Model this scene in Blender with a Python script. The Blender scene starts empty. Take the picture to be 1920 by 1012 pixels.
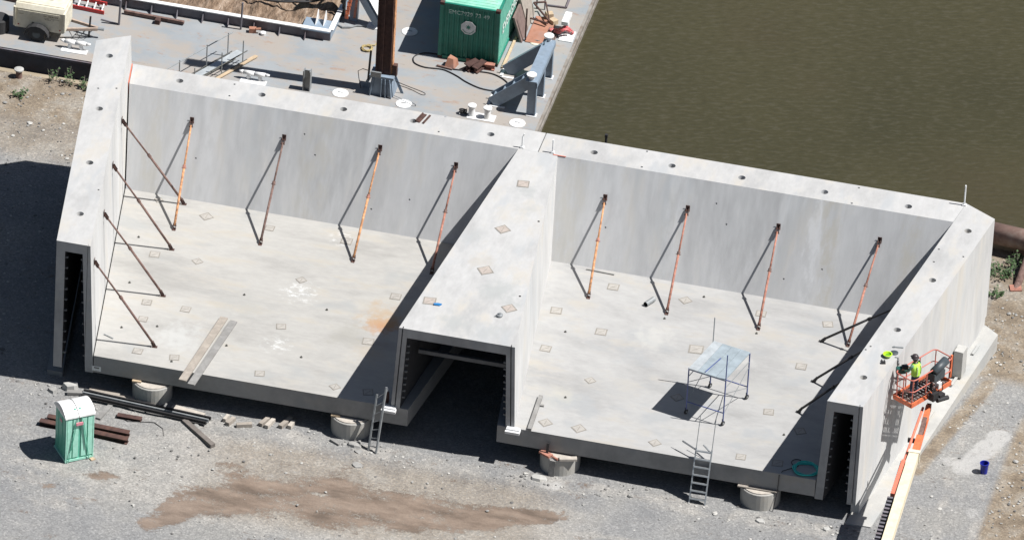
import bpy, bmesh, math, random
from mathutils import Vector, Matrix, noise
random.seed(7)
V = Vector
C = bpy.context.scene.collection
sc = bpy.context.scene

# ------------------------------------------------------------------ camera
cam = bpy.data.objects.new('camera', bpy.data.cameras.new('camera'))
C.objects.link(cam)
cam.data.sensor_width = 36.0
cam.data.lens = 375.0
cam.data.clip_start = 5.0
cam.data.clip_end = 3000.0
R0 = (0.9723248980419301, 0.2286672909986617, 0.047912030588190054)
R1 = (-0.16497956376254175, 0.5268079523855268, 0.833819599700133)
R2 = (-0.1654268303162208, 0.8186480631692119, -0.5499539185066566)
CP = (67.27184240804804, -334.78193508472526, 220.58469258171203)
cam.matrix_world = Matrix(((R0[0], R1[0], -R2[0], CP[0]), (R0[1], R1[1], -R2[1], CP[1]),
                           (R0[2], R1[2], -R2[2], CP[2]), (0, 0, 0, 1)))
sc.camera = cam

# ------------------------------------------------------------------ sky and sun
w = bpy.data.worlds.new('World'); sc.world = w; w.use_nodes = True
wn = w.node_tree.nodes; wl = w.node_tree.links
sky = wn.new('ShaderNodeTexSky'); sky.sky_type = 'NISHITA'; sky.sun_disc = False
sky.sun_elevation = math.radians(58); sky.sun_rotation = math.radians(90)
bg = wn['Background']; bg.inputs[1].default_value = 0.034
wl.new(sky.outputs[0], bg.inputs[0])
sun = bpy.data.lights.new('sun', 'SUN'); so = bpy.data.objects.new('sun', sun); C.objects.link(so)
sun.energy = 5.0; sun.angle = math.radians(0.5); sun.color = (1.0, 0.975, 0.945)
so.rotation_euler = V((-.53, -.02, -.848)).to_track_quat('-Z', 'Y').to_euler()
so.location = (60, 0, 90)
sc.view_settings.view_transform = 'Standard'; sc.view_settings.look = 'None'
sc.view_settings.exposure = 0.6; sc.view_settings.gamma = 1.0

# ------------------------------------------------------------------ materials
def new_mat(name):
    m = bpy.data.materials.new(name); m.use_nodes = True
    nt = m.node_tree
    return m, nt, nt.nodes['Principled BSDF']

def tex_noise(nt, vec, scale, detail=4, rough=.55, stretch=None):
    if stretch:
        mp = nt.nodes.new('ShaderNodeMapping'); mp.inputs['Scale'].default_value = stretch
        nt.links.new(vec, mp.inputs[0]); vec = mp.outputs[0]
    n = nt.nodes.new('ShaderNodeTexNoise'); n.inputs['Scale'].default_value = scale
    n.inputs['Detail'].default_value = detail; n.inputs['Roughness'].default_value = rough
    nt.links.new(vec, n.inputs['Vector'])
    return n.outputs[0]

def ramp(nt, fac, stops):
    r = nt.nodes.new('ShaderNodeValToRGB')
    while len(r.color_ramp.elements) < len(stops): r.color_ramp.elements.new(.5)
    for e, (p, c) in zip(r.color_ramp.elements, stops):
        e.position = p; e.color = (*c, 1) if len(c) == 3 else c
    nt.links.new(fac, r.inputs[0])
    return r.outputs[0]

def mixc(nt, fac, a, b, mode='MIX'):
    m = nt.nodes.new('ShaderNodeMix'); m.data_type = 'RGBA'; m.blend_type = mode
    for s, v in ((m.inputs[0], fac), (m.inputs[6], a), (m.inputs[7], b)):
        if isinstance(v, (int, float)): s.default_value = v
        elif isinstance(v, tuple): s.default_value = (*v, 1)
        else: nt.links.new(v, s)
    return m.outputs[2]

def mth(nt, op, a, b=None, clamp=False):
    m = nt.nodes.new('ShaderNodeMath'); m.operation = op; m.use_clamp = clamp
    for s, v in ((m.inputs[0], a), (m.inputs[1], b)):
        if v is None: continue
        if isinstance(v, (int, float)): s.default_value = v
        else: nt.links.new(v, s)
    return m.outputs[0]

def smooth(nt, v, a, b):
    m = nt.nodes.new('ShaderNodeMapRange'); m.interpolation_type = 'SMOOTHSTEP'
    m.inputs[1].default_value = a; m.inputs[2].default_value = b
    nt.links.new(v, m.inputs[0]); return m.outputs[0]

def bump(nt, b, h, strength=.3, dist=.02):
    n = nt.nodes.new('ShaderNodeBump'); n.inputs['Strength'].default_value = strength
    n.inputs['Distance'].default_value = dist
    nt.links.new(h, n.inputs['Height']); nt.links.new(n.outputs[0], b.inputs['Normal'])

def coords(nt, kind='Object'):
    return nt.nodes.new('ShaderNodeTexCoord').outputs[kind]

def plain(name, col, rough=.55, metal=0.0, var=.18, scale=6.0, dirt=None, dscale=1.2, damt=.5, bmp=.1):
    """painted or bare surface with mottled tone and patches of dirt"""
    m, nt, b = new_mat(name)
    v = coords(nt)
    col = tuple(c*.8 for c in col)
    if dirt: dirt = tuple(c*.8 for c in dirt)
    lo = tuple(c*(1-var) for c in col); hi = tuple(min(1, c*(1+var)) for c in col)
    n = tex_noise(nt, v, scale)
    c = ramp(nt, n, [(.3, lo), (.7, hi)])
    if dirt:
        d = smooth(nt, tex_noise(nt, v, dscale, 6, .65), .45, .68)
        c = mixc(nt, mth(nt, 'MULTIPLY', d, damt), c, dirt)
    nt.links.new(c, b.inputs['Base Color'])
    b.inputs['Roughness'].default_value = rough; b.inputs['Metallic'].default_value = metal
    if bmp: bump(nt, b, n, bmp, .01)
    return m

def concrete(name, base, streak=None, blots=(), stain=.12, sx=(1, 1, 1), light=.70, vstr=()):
    m, nt, b = new_mat(name)
    v = coords(nt)
    base = tuple(c*light for c in base)
    dk = tuple(c*(1-stain*1.6) for c in base); lt = tuple(min(.9, c*(1+stain*.6)) for c in base)
    big = tex_noise(nt, v, .45, 7, .6, sx)
    c = ramp(nt, big, [(.32, dk), (.5, base), (.68, lt)])
    fine = tex_noise(nt, v, 3.5, 6, .7, sx)
    c = mixc(nt, .22, c, ramp(nt, fine, [(.3, (.5, .5, .5)), (.7, (1.15, 1.15, 1.15))]), 'MULTIPLY')
    warm = smooth(nt, tex_noise(nt, v, .9, 5, .6, sx), .5, .72)
    c = mixc(nt, mth(nt, 'MULTIPLY', warm, .65), c, tuple(x*y for x, y in zip(base, (1.0, .93, .82))))
    cool = smooth(nt, tex_noise(nt, v, .7, 3, .5, (sx[0]*1.3, sx[1]*.8, sx[2])), .55, .7)
    c = mixc(nt, mth(nt, 'MULTIPLY', cool, .6), c, tuple(x*y for x, y in zip(base, (.8, .84, .88))))
    if streak:
        s = smooth(nt, tex_noise(nt, v, 1.6, 5, .6, streak), .52, .75)
        c = mixc(nt, mth(nt, 'MULTIPLY', s, .4), c, tuple(x*.72 for x in base))
        s2 = smooth(nt, tex_noise(nt, v, 1.1, 4, .6, tuple(q*1.1 for q in streak)), .6, .74)
        c = mixc(nt, mth(nt, 'MULTIPLY', s2, .6), c, tuple(min(.8, x*1.16) for x in base))
    for (bx, by, bz, rad, col, amt) in blots:
        vm = nt.nodes.new('ShaderNodeVectorMath'); vm.operation = 'DISTANCE'
        nt.links.new(v, vm.inputs[0]); vm.inputs[1].default_value = (bx, by, bz)
        nz = tex_noise(nt, v, 1.7 if rad > .5 else 3.0, 6, .7, (1.2, 1, 1))
        d = mth(nt, 'ADD', mth(nt, 'DIVIDE', vm.outputs['Value'], rad), mth(nt, 'MULTIPLY', nz, 2.6))
        mk = mth(nt, 'SUBTRACT', 1.0, smooth(nt, d, 1.35, 2.25))
        if col[0] > .69:
            sp_ = smooth(nt, tex_noise(nt, v, 3.6, 7, .72, (.8, 1.3, 1)), .5, .6)
            mk = mth(nt, 'MULTIPLY', sp_, mth(nt, 'SUBTRACT', 1.0, smooth(nt, mth(nt, 'DIVIDE', vm.outputs['Value'], rad), .35, 1.2)))
        c = mixc(nt, mth(nt, 'MULTIPLY', mk, amt), c, tuple(q*light for q in col))
    if vstr:
        sx_ = nt.nodes.new('ShaderNodeSeparateXYZ'); nt.links.new(v, sx_.inputs[0])
        wob = tex_noise(nt, v, 1.3, 6, .7, (1.5, .5, .5))
        xx = mth(nt, 'ADD', sx_.outputs[0], mth(nt, 'MULTIPLY', mth(nt, 'SUBTRACT', wob, .5), .9))
        for (xc_, wd_, col, amt) in vstr:
            dd = mth(nt, 'ABSOLUTE', mth(nt, 'SUBTRACT', xx, xc_))
            mk = mth(nt, 'SUBTRACT', 1.0, smooth(nt, dd, wd_*.3, wd_))
            brk = smooth(nt, tex_noise(nt, v, 1.1, 6, .7, (2, .8, .8)), .36, .6)
            c = mixc(nt, mth(nt, 'MULTIPLY', mth(nt, 'MULTIPLY', mk, brk), amt), c, tuple(q*light for q in col))
    spk = smooth(nt, tex_noise(nt, v, 22, 3, .6), .68, .76)
    c = mixc(nt, mth(nt, 'MULTIPLY', spk, .3), c, tuple(x*.55 for x in base))
    nt.links.new(c, b.inputs['Base Color'])
    b.inputs['Roughness'].default_value = .88
    bump(nt, b, fine, .12, .02)
    return m

WHITE = (.575, .575, .57)
M = {}
M['top'] = concrete('weathered_concrete_pale', WHITE, stain=.12, sx=(1.3, .6, 1))
GS = (.44, .455, .45)
M['topC'] = concrete('weathered_concrete_pier', WHITE, stain=.12, sx=(1.3, .6, 1), blots=[
    (.75, 3.6, 3.6, 1.1, GS, .75), (1.3, 2.9, 3.6, .6, GS, .6), (-.4, 1.0, 3.6, .9, GS, .7), (1.1, .8, 3.6, .8, GS, .6), (-.9, 7.0, 3.6, .8, GS, .4),
    (.1, 10.6, 3.6, .8, GS, .7), (.5, 9.3, 3.6, .6, GS, .5), (-.3, 5.3, 3.6, .7, (.5, .46, .4), .5)])
M['wall'] = concrete('concrete_formed', (.70, .70, .69), streak=(1.0, 1.0, .10), stain=.12, sx=(1.1, 1.1, .25))
M['joint'] = concrete('concrete_front_shade', (.45, .455, .46), streak=(1.2, 1.2, .12), stain=.2)  # darker copy of the wall concrete; shade of the front ends put into colour
M['rear'] = concrete('concrete_rear', (.61, .62, .63), streak=(.9, .14, .14), stain=.11, sx=(1.0, .22, .22))
M['floorL'] = concrete('concrete_floor_left', (.50, .49, .465), stain=.13, sx=(.55, 1.4, 1), blots=[
    (-4.0, -6.2, -3.6, .85, (.50, .25, .11), .85), (-4.1, -5.6, -3.6, 1.25, (.50, .36, .22), .6), (-4.0, -8.2, -3.6, .9, (.50, .42, .32), .45), (-7.5, -5.0, -3.6, .9, (.72, .73, .72), .9),
    (-7.5, -8.7, -3.6, .7, (.7, .71, .7), .8), (-6.9, -.9, -3.6, .55, (.74, .74, .73), .9),
    (-9.3, -6.5, -3.6, 1.6, (.42, .42, .4), .5), (-5.2, -7.2, -3.6, 1.2, (.40, .39, .35), .5),
    (-11.2, -9.3, -3.6, 1.4, (.62, .63, .62), .5)])
M['floorR'] = concrete('concrete_floor_right', (.48, .478, .47), stain=.12, sx=(.6, 1.3, 1), blots=[
    (9.2, -4.6, -3.6, 1.2, (.60, .60, .58), .35), (6.0, -4.0, -3.6, 1.2, (.60, .595, .56), .45), (3.6, -8.9, -3.6, .9, (.54, .52, .44), .35),
    (5.6, -8.0, -3.6, 1.2, (.46, .46, .45), .5), (11, -6.2, -3.6, 1.4, (.47, .47, .45), .4)])
PALE = (.74, .755, .77); TAN = (.54, .515, .45); DRK = (.47, .475, .48)
M['rearL'] = concrete('concrete_rear_left', (.61, .62, .63), streak=(.9, .14, .14), stain=.11, sx=(1.0, .22, .22), vstr=[
    (-4.6, .5, PALE, .35), (-.4, .9, TAN, .45), (2.2, .5, DRK, .4), (4.9, .35, PALE, .3), (-6.8, .5, TAN, .45), (6.7, .6, DRK, .35), (-2.6, .8, DRK, .35)])
M['rearR'] = concrete('concrete_rear_right', (.60, .61, .62), streak=(.9, .14, .14), stain=.11, sx=(1.0, .22, .22), vstr=[
    (2.9, .38, PALE, .75), (3.5, .5, TAN, .65), (-6.6, .7, TAN, .4), (-2.6, .5, PALE, .35), (6.6, .5, TAN, .6), (.6, .8, DRK, .35), (5.2, .4, DRK, .4), (-5.0, .9, PALE, .25)])
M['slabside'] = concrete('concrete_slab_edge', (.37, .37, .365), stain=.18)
M['drum'] = concrete('concrete_drum', (.5, .49, .46), stain=.14)
M['stub'] = plain('dull_steel', (.16, .165, .17), .8)
M['pad'] = concrete('concrete_pad', (.56, .555, .53), stain=.1)
M['void'] = concrete('concrete_inner_shade', (.07, .07, .075), stain=.2)  # same concrete inside the hollows, their darkness painted into the colour
M['rust_orange'] = plain('rust_orange', (.66, .33, .16), .85, var=.35, scale=9, dirt=(.12, .05, .03), dscale=4, damt=.7)
M['rust_red'] = plain('rust_red', (.44, .20, .145), .85, var=.3, scale=9, dirt=(.1, .045, .035), dscale=4, damt=.6)
M['rust_brown'] = plain('rust_brown', (.20, .125, .105), .85, var=.3, scale=8, dirt=(.06, .03, .025), dscale=3, damt=.6)
M['rust_dark'] = plain('rust_dark', (.075, .038, .032), .85, var=.35, scale=6, dirt=(.16, .075, .05), dscale=2, damt=.35)
M['black'] = plain('black_steel', (.025, .024, .026), .6)
M['rubber'] = plain('rubber', (.03, .03, .032), .8)
M['white'] = plain('white_paint', (.86, .87, .87), .5, dirt=(.45, .4, .33), dscale=3, damt=.35)
M['green'] = plain('green_toilet', (.13, .50, .36), .45, var=.12, dirt=(.16, .42, .32), damt=.4)
M['green_lt'] = plain('green_panel', (.42, .82, .66), .45, var=.12, dirt=(.5, .85, .72), damt=.4)
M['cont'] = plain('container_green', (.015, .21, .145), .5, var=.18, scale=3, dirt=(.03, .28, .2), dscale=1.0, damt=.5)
M['cont_top'] = plain('container_roof', (.26, .62, .47), .55, var=.15, scale=3, dirt=(.5, .72, .6), dscale=1.2, damt=.6)
M['cream'] = plain('cream_paint', (.74, .70, .57), .5, var=.08, dirt=(.4, .33, .22), dscale=2, damt=.3)
M['cream_boom'] = plain('cream_boom', (.85, .76, .56), .45, var=.07, dirt=(.45, .36, .22), dscale=2, damt=.25)
M['orange'] = plain('lift_orange', (.80, .20, .085), .45, var=.15, dirt=(.35, .1, .05), dscale=4, damt=.45)
M['orange_rail'] = plain('lift_rail', (.60, .17, .125), .45, var=.15)
M['pinkred'] = plain('faded_red', (.80, .22, .14), .5, var=.1)
M['red'] = plain('ladder_red', (.6, .045, .04), .5, var=.15)
M['bluesteel'] = plain('bluegrey_paint', (.25, .32, .40), .5, var=.1, dirt=(.2, .22, .24), damt=.4)
M['scaffblue'] = plain('scaffold_blue', (.07, .10, .28), .45, var=.2)
M['alu'] = plain('aluminium', (.5, .53, .55), .38, metal=.6, var=.12)
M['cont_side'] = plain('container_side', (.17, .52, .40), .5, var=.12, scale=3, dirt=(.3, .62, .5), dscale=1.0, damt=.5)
M['deckplank'] = plain('scaffold_plank', (.42, .49, .53), .4, metal=.25, var=.15, scale=4)
M['deckplank2'] = plain('scaffold_plank_worn', (.55, .59, .61), .4, metal=.25, var=.15, scale=4)
M['galv'] = plain('galvanised', (.34, .36, .37), .5, metal=.4, var=.15)
M['wood'] = plain('timber', (.37, .33, .285), .85, var=.2, scale=5, dirt=(.25, .22, .19), damt=.6)
M['wood_grey'] = plain('timber_grey', (.28, .275, .265), .85, var=.2, scale=5, dirt=(.18, .17, .16), damt=.6)
M['wood_dark'] = plain('timber_dark', (.17, .15, .135), .85, var=.2, scale=5)
M['wood_pale'] = plain('timber_pale', (.50, .455, .40), .85, var=.15, scale=5)
M['wood_pink'] = plain('timber_shim', (.58, .36, .25), .85, var=.2, scale=5)
M['teal'] = plain('teal_hose', (.03, .55, .48), .5)
M['blue'] = plain('blue_plastic', (.012, .02, .30), .35)
M['lime'] = plain('lime_plastic', (.55, .85, .04), .4)
M['limegreen'] = plain('lime_inner', (.12, .36, .02), .5)
M['hivis'] = plain('hivis_vest', (.5, .88, .10), .7, var=.12, scale=12)
M['shirt'] = plain('grey_green_shirt', (.13, .28, .2), .85)
M['jeans'] = plain('dark_jeans', (.045, .06, .10), .85)
M['skin'] = plain('skin', (.42, .24, .16), .6, var=.05, bmp=0)
M['boot'] = plain('boots', (.05, .035, .025), .7)
M['hat'] = plain('dark_hat', (.05, .038, .04), .45)
M['dkgrey'] = plain('dark_grey_vinyl', (.06, .075, .085), .5)
M['pink'] = plain('pink_tag', (.78, .30, .36), .6)
M['ink'] = plain('dark_ink', (.10, .10, .09), .7)
M['letter'] = plain('white_letter', (.8, .82, .8), .6)
M['letter_dim'] = plain('faded_letter', (.42, .56, .5), .6)
M['redrope'] = plain('red_rope', (.55, .09, .10), .8, var=.3, scale=20, dirt=(.6, .45, .4), dscale=8, damt=.7)
M['tanrope'] = plain('tan_rope', (.42, .33, .15), .85)
M['plate_fill'] = plain('plate_patch', (.405, .385, .355), .85, var=.1)
M['plate_rim'] = plain('plate_edge', (.285, .265, .235), .9, var=.15)
M['plate_pink'] = plain('plate_patch_pink', (.44, .385, .345), .85, var=.12)
M['rustplate'] = plain('rust_plate', (.40, .19, .125), .85, var=.2, scale=3, dirt=(.26, .17, .15), dscale=1.5, damt=.6)
M['brownplate'] = plain('brown_plate', (.19, .135, .12), .85, var=.2, scale=5)
M['tanwood'] = plain('tan_ply', (.52, .40, .27), .85, var=.15)
M['leaf'] = plain('leaf_green', (.055, .11, .035), .7, var=.35, scale=9)
M['stone'] = plain('stone_grey', (.34, .335, .32), .9, var=.3, scale=3)
M['bluetarp'] = plain('blue_rag', (.02, .2, .5), .7)
M['curb'] = concrete('curb', (.42, .35, .25), stain=.2)

def mat_deck():
    m, nt, b = new_mat('barge_deck_paint'); v = coords(nt)
    c = ramp(nt, tex_noise(nt, v, .5, 6, .6), [(.3, (.215, .238, .258)), (.65, (.275, .29, .30))])
    r = smooth(nt, tex_noise(nt, v, .34, 8, .7, (1, 1.6, 1)), .42, .58)
    c = mixc(nt, mth(nt, 'MULTIPLY', r, .8), c, (.305, .268, .232))
    r2 = smooth(nt, tex_noise(nt, v, 1.1, 8, .72, (.8, 1.6, 1)), .57, .68)
    c = mixc(nt, mth(nt, 'MULTIPLY', r2, .55), c, (.27, .155, .095))
    r3 = smooth(nt, tex_noise(nt, v, 2.6, 6, .7, (.5, 2, 1)), .62, .70)
    c = mixc(nt, mth(nt, 'MULTIPLY', r3, .6), c, (.12, .095, .08))
    nt.links.new(c, b.inputs['Base Color']); b.inputs['Roughness'].default_value = .6
    bump(nt, b, tex_noise(nt, v, 5), .1, .01)
    return m
M['deck'] = mat_deck()
M['hull'] = plain('hull_dark', (.17, .165, .19), .7, var=.25, scale=1.5, dirt=(.13, .06, .05), dscale=.8, damt=.5)
M['hullside'] = plain('hull_rub', (.30, .28, .255), .75, var=.25, scale=2.5, dirt=(.16, .12, .09), dscale=1.3, damt=.7)

def mat_mud():
    m, nt, b = new_mat('dried_spoil'); v = coords(nt)
    n = tex_noise(nt, v, 2.6, 8, .72, (1.6, .55, 1))
    c = ramp(nt, n, [(.3, (.07, .05, .035)), (.48, (.22, .15, .1)), (.6, (.36, .27, .2)), (.75, (.5, .41, .33))])
    nt.links.new(c, b.inputs['Base Color']); b.inputs['Roughness'].default_value = .95
    bump(nt, b, n, 1.0, .25)
    return m
M['spoil'] = mat_mud()

def mat_ground():
    m, nt, b = new_mat('gravel'); v = coords(nt)
    at = nt.nodes.new('ShaderNodeAttribute'); at.attribute_name = 'zones'
    sp = nt.nodes.new('ShaderNodeSeparateColor'); nt.links.new(at.outputs['Color'], sp.inputs[0])
    mud, tan, whi = sp.outputs[0], sp.outputs[1], sp.outputs[2]
    vo = nt.nodes.new('ShaderNodeTexVoronoi'); vo.inputs['Scale'].default_value = 15
    nt.links.new(v, vo.inputs['Vector'])
    vs = nt.nodes.new('ShaderNodeSeparateColor'); nt.links.new(vo.outputs['Color'], vs.inputs[0])
    peb = vs.outputs[0]
    fine = tex_noise(nt, v, 13, 5, .78)
    big = tex_noise(nt, v, .35, 6, .6)
    c = ramp(nt, big, [(.3, (.185, .188, .192)), (.5, (.222, .222, .22)), (.7, (.262, .257, .247))])
    c = mixc(nt, smooth(nt, big, .5, .68), c, (.232, .229, .22))
    dn = mth(nt, 'ADD', at.outputs['Alpha'], mth(nt, 'MULTIPLY', mth(nt, 'SUBTRACT', tex_noise(nt, v, .8, 8, .7), .5), 2.0))
    c = mixc(nt, smooth(nt, dn, .25, .8), c, ramp(nt, tex_noise(nt, v, 1.5, 5, .6), [(.3, (.262, .252, .236)), (.7, (.325, .314, .296))]))
    tancol = ramp(nt, tex_noise(nt, v, .9, 6, .65), [(.32, (.13, .10, .07)), (.5, (.215, .175, .13)), (.66, (.27, .245, .21))])
    g = mth(nt, 'ADD', tan, mth(nt, 'MULTIPLY', mth(nt, 'SUBTRACT', fine, .5), .7))
    c = mixc(nt, smooth(nt, g, .2, .8), c, tancol)
    # loose stones: light and dark
    c = mixc(nt, .36, c, ramp(nt, peb, [(.0, (.35, .35, .36)), (.5, (.85, .85, .84)), (.86, (1.15, 1.14, 1.12)), (1., (1.75, 1.72, 1.66))]), 'MULTIPLY')
    c = mixc(nt, .6, c, ramp(nt, fine, [(.28, (.55, .55, .55)), (.5, (1, 1, 1)), (.72, (1.3, 1.3, 1.28))]), 'MULTIPLY')
    mm = mth(nt, 'ADD', mth(nt, 'MULTIPLY', mud, .9), mth(nt, 'ADD', mth(nt, 'MULTIPLY', mth(nt, 'SUBTRACT', tex_noise(nt, v, .9, 5, .65, (.55, 1.4, 1)), .5), 2.4), mth(nt, 'MULTIPLY', mth(nt, 'SUBTRACT', tex_noise(nt, v, 5.5, 8, .85), .5), 2.6)))
    mk = mth(nt, 'MULTIPLY', smooth(nt, mm, .32, .75), .92)
    mcol = ramp(nt, tex_noise(nt, v, 1.4, 6, .6, (.5, 1.4, 1)), [(.33, (.095, .068, .05)), (.5, (.17, .125, .095)), (.68, (.235, .18, .14))])
    mcol = mixc(nt, .4, mcol, ramp(nt, fine, [(.35, (.72, .72, .72)), (.7, (1.2, 1.2, 1.2))]), 'MULTIPLY')
    c = mixc(nt, mk, c, mcol)
    ww = mth(nt, 'ADD', whi, mth(nt, 'MULTIPLY', mth(nt, 'SUBTRACT', tex_noise(nt, v, 1.9, 9, .8), .5), 2.4))
    c = mixc(nt, mth(nt, 'MULTIPLY', smooth(nt, ww, .35, .85), .75), c, (.38, .375, .365))
    nt.links.new(c, b.inputs['Base Color']); b.inputs['Roughness'].default_value = .95
    h = mth(nt, 'ADD', mth(nt, 'MULTIPLY', peb, .6), fine)
    h = mth(nt, 'MULTIPLY', h, mth(nt, 'SUBTRACT', 1.0, mth(nt, 'MULTIPLY', mk, .8)))
    bump(nt, b, h, .5, .05)
    return m
M['ground'] = mat_ground()

def mat_water():
    m, nt, b = new_mat('river_water'); v = coords(nt)
    rm = nt.nodes.new('ShaderNodeMapping'); rm.inputs['Rotation'].default_value = (0, 0, math.radians(-17.6)); nt.links.new(v, rm.inputs[0]); v = rm.outputs[0]
    n1 = tex_noise(nt, v, 4.6, 5, .62, (.5, 1.3, 1))
    n2 = tex_noise(nt, v, 1.3, 3, .5, (.6, 1.3, 1))
    big = tex_noise(nt, v, .12, 3, .5)
    c = ramp(nt, big, [(.3, (.041, .038, .020)), (.7, (.053, .048, .025))])
    c = mixc(nt, mth(nt, 'MULTIPLY', smooth(nt, n1, .48, .68), .42), c, (.074, .068, .048))  # ripple crests paler: their highlights are put into the base colour
    c = mixc(nt, mth(nt, 'MULTIPLY', smooth(nt, n1, .48, .36), .35), c, (.033, .031, .017))  # troughs darkened in the colour as ripple shading
    c = mixc(nt, mth(nt, 'MULTIPLY', smooth(nt, tex_noise(nt, v, .05, 4, .6), .45, .62), .5), c, (.052, .042, .024))
    nt.links.new(c, b.inputs['Base Color']); b.inputs['Roughness'].default_value = .18
    b.inputs['IOR'].default_value = 1.33
    h = mth(nt, 'ADD', n1, mth(nt, 'MULTIPLY', n2, .45))
    bump(nt, b, h, .65, .05)
    return m
M['water'] = mat_water()

# ------------------------------------------------------------------ mesh helpers
class MB:
    def __init__(s): s.v = []; s.f = []; s.m = []
    def add(s, vs, fs, mi=0):
        o = len(s.v); s.v += [V(p) for p in vs]; s.f += [[i+o for i in f] for f in fs]; s.m += [mi]*len(fs); return s
    def hexa(s, p, mi=0):      # bottom 4 ccw, top 4 ccw
        return s.add(p, [(3, 2, 1, 0), (4, 5, 6, 7), (0, 1, 5, 4), (1, 2, 6, 5), (2, 3, 7, 6), (3, 0, 4, 7)], mi)
    def box(s, c, d, rot=0.0, mi=0, mat=None):
        c = V(c); x, y, z = [q/2 for q in d]
        ps = [V((-x, -y, -z)), V((x, -y, -z)), V((x, y, -z)), V((-x, y, -z)), V((-x, -y, z)), V((x, -y, z)), V((x, y, z)), V((-x, y, z))]
        mt = mat if mat else Matrix.Rotation(rot, 3, 'Z')
        return s.hexa([c+mt@p for p in ps], mi)
    def beam(s, a, b, wd, ht, up=(0, 0, 1), mi=0):
        a = V(a); b = V(b); d = (b-a).normalized(); u = V(up)
        sd = d.cross(u)
        if sd.length < 1e-4: sd = d.cross(V((0, 1, 0)))
        sd.normalize(); u = sd.cross(d).normalized()
        q = []
        for e in (-1, 1):
            for p in (a, b):
                pass
        A = [a-sd*wd/2-u*ht/2, a+sd*wd/2-u*ht/2, b+sd*wd/2-u*ht/2, b-sd*wd/2-u*ht/2]
        return s.hexa(A+[p+u*ht for p in A], mi)
    def ibeam(s, a, b, wd, ht, t, up=(0, 0, 1), mi=0):
        a = V(a); b = V(b); d = (b-a).normalized(); u = V(up); sd = d.cross(u).normalized(); u = sd.cross(d).normalized()
        s.beam(a+u*(ht/2-t/2), b+u*(ht/2-t/2), wd, t, up, mi); s.beam(a-u*(ht/2-t/2), b-u*(ht/2-t/2), wd, t, up, mi)
        return s.beam(a, b, t, ht-2*t-.002, up, mi)
    def tube(s, a, b, r, n=8, r2=None, mi=0, cap=True):
        a = V(a); b = V(b); r2 = r if r2 is None else r2
        d = (b-a).normalized(); u = V((0, 0, 1)) if abs(d.z) < .9 else V((1, 0, 0))
        x = d.cross(u).normalized(); y = d.cross(x)
        vs = []
        for p, rr in ((a, r), (b, r2)):
            for i in range(n):
                t = 2*math.pi*i/n; vs.append(p+x*math.cos(t)*rr+y*math.sin(t)*rr)
        fs = [(i, n+i, n+(i+1) % n, (i+1) % n) for i in range(n)]
        if cap: fs += [tuple(range(n)), tuple(range(2*n-1, n-1, -1))]
        return s.add(vs, fs, mi)
    def path(s, pts, r, n=6, mi=0, closed=False):
        pts = [V(p) for p in pts]; k = len(pts); vs = []; 
        for i, p in enumerate(pts):
            if closed: d = pts[(i+1) % k]-pts[i-1]
            else: d = pts[min(i+1, k-1)]-pts[max(i-1, 0)]
            d.normalize(); u = V((0, 0, 1)) if abs(d.z) < .95 else V((1, 0, 0))
            x = d.cross(u).normalized(); y = d.cross(x)
            for j in range(n):
                t = 2*math.pi*j/n; vs.append(p+x*math.cos(t)*r+y*math.sin(t)*r)
        fs = []
        for i in range(k if closed else k-1):
            i2 = (i+1) % k
            for j in range(n):
                j2 = (j+1) % n; fs.append((i*n+j, i2*n+j, i2*n+j2, i*n+j2))
        if not closed: fs += [tuple(range(n)), tuple(range(k*n-1, (k-1)*n-1, -1))]
        return s.add(vs, fs, mi)
    def prism(s, poly, z0, z1, mi=0):
        n = len(poly)
        ar = sum(poly[i][0]*poly[(i+1) % n][1]-poly[(i+1) % n][0]*poly[i][1] for i in range(n))
        if ar < 0: poly = poly[::-1]
        vs = [(p[0], p[1], z0) for p in poly]+[(p[0], p[1], z1) for p in poly]
        fs = [tuple(range(n-1, -1, -1)), tuple(range(n, 2*n))]+[(i, (i+1) % n, n+(i+1) % n, n+i) for i in range(n)]
        return s.add(vs, fs, mi)
    def slab(s, pts, nrm, t, mi=0):     # planar polygon given thickness along nrm
        pts = [V(p) for p in pts]; nv = V(nrm).normalized()*t; n = len(pts)
        vs = pts+[p+nv for p in pts]
        fs = [tuple(range(n-1, -1, -1)), tuple(range(n, 2*n))]+[(i, (i+1) % n, n+(i+1) % n, n+i) for i in range(n)]
        return s.add(vs, fs, mi)
    def lathe(s, c, prof, n=20, mi=0):   # prof: (r, z)
        c = V(c); vs = []; k = len(prof)
        for r, z in prof:
            for i in range(n):
                t = 2*math.pi*i/n; vs.append(c+V((r*math.cos(t), r*math.sin(t), z)))
        fs = []
        for a in range(k-1):
            for i in range(n):
                j = (i+1) % n; fs.append((a*n+i, a*n+j, (a+1)*n+j, (a+1)*n+i))
        fs += [tuple(range(n-1, -1, -1)), tuple(range((k-1)*n, k*n))]
        return s.add(vs, fs, mi)
    def build(s, name, mats, parent=None, origin=None, smooth=False, loc=None):
        if origin is None:
            origin = parent_loc(parent) if parent else V((0, 0, 0))
        o = V(origin)
        me = bpy.data.meshes.new(name)
        me.from_pydata([tuple(p-o) for p in s.v], [], s.f)
        if not isinstance(mats, (list, tuple)): mats = [mats]
        for q in mats: me.materials.append(q)
        me.polygons.foreach_set('material_index', s.m)
        bm = bmesh.new(); bm.from_mesh(me); bmesh.ops.recalc_face_normals(bm, faces=bm.faces); bm.to_mesh(me); bm.free()
        if smooth: me.polygons.foreach_set('use_smooth', [True]*len(me.polygons))
        ob = bpy.data.objects.new(name, me); C.objects.link(ob)
        if parent: ob.parent = parent
        else: ob.location = o
        return ob

def parent_loc(p):
    l = V(p.location)
    while p.parent: p = p.parent; l += V(p.location)
    return l

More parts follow.
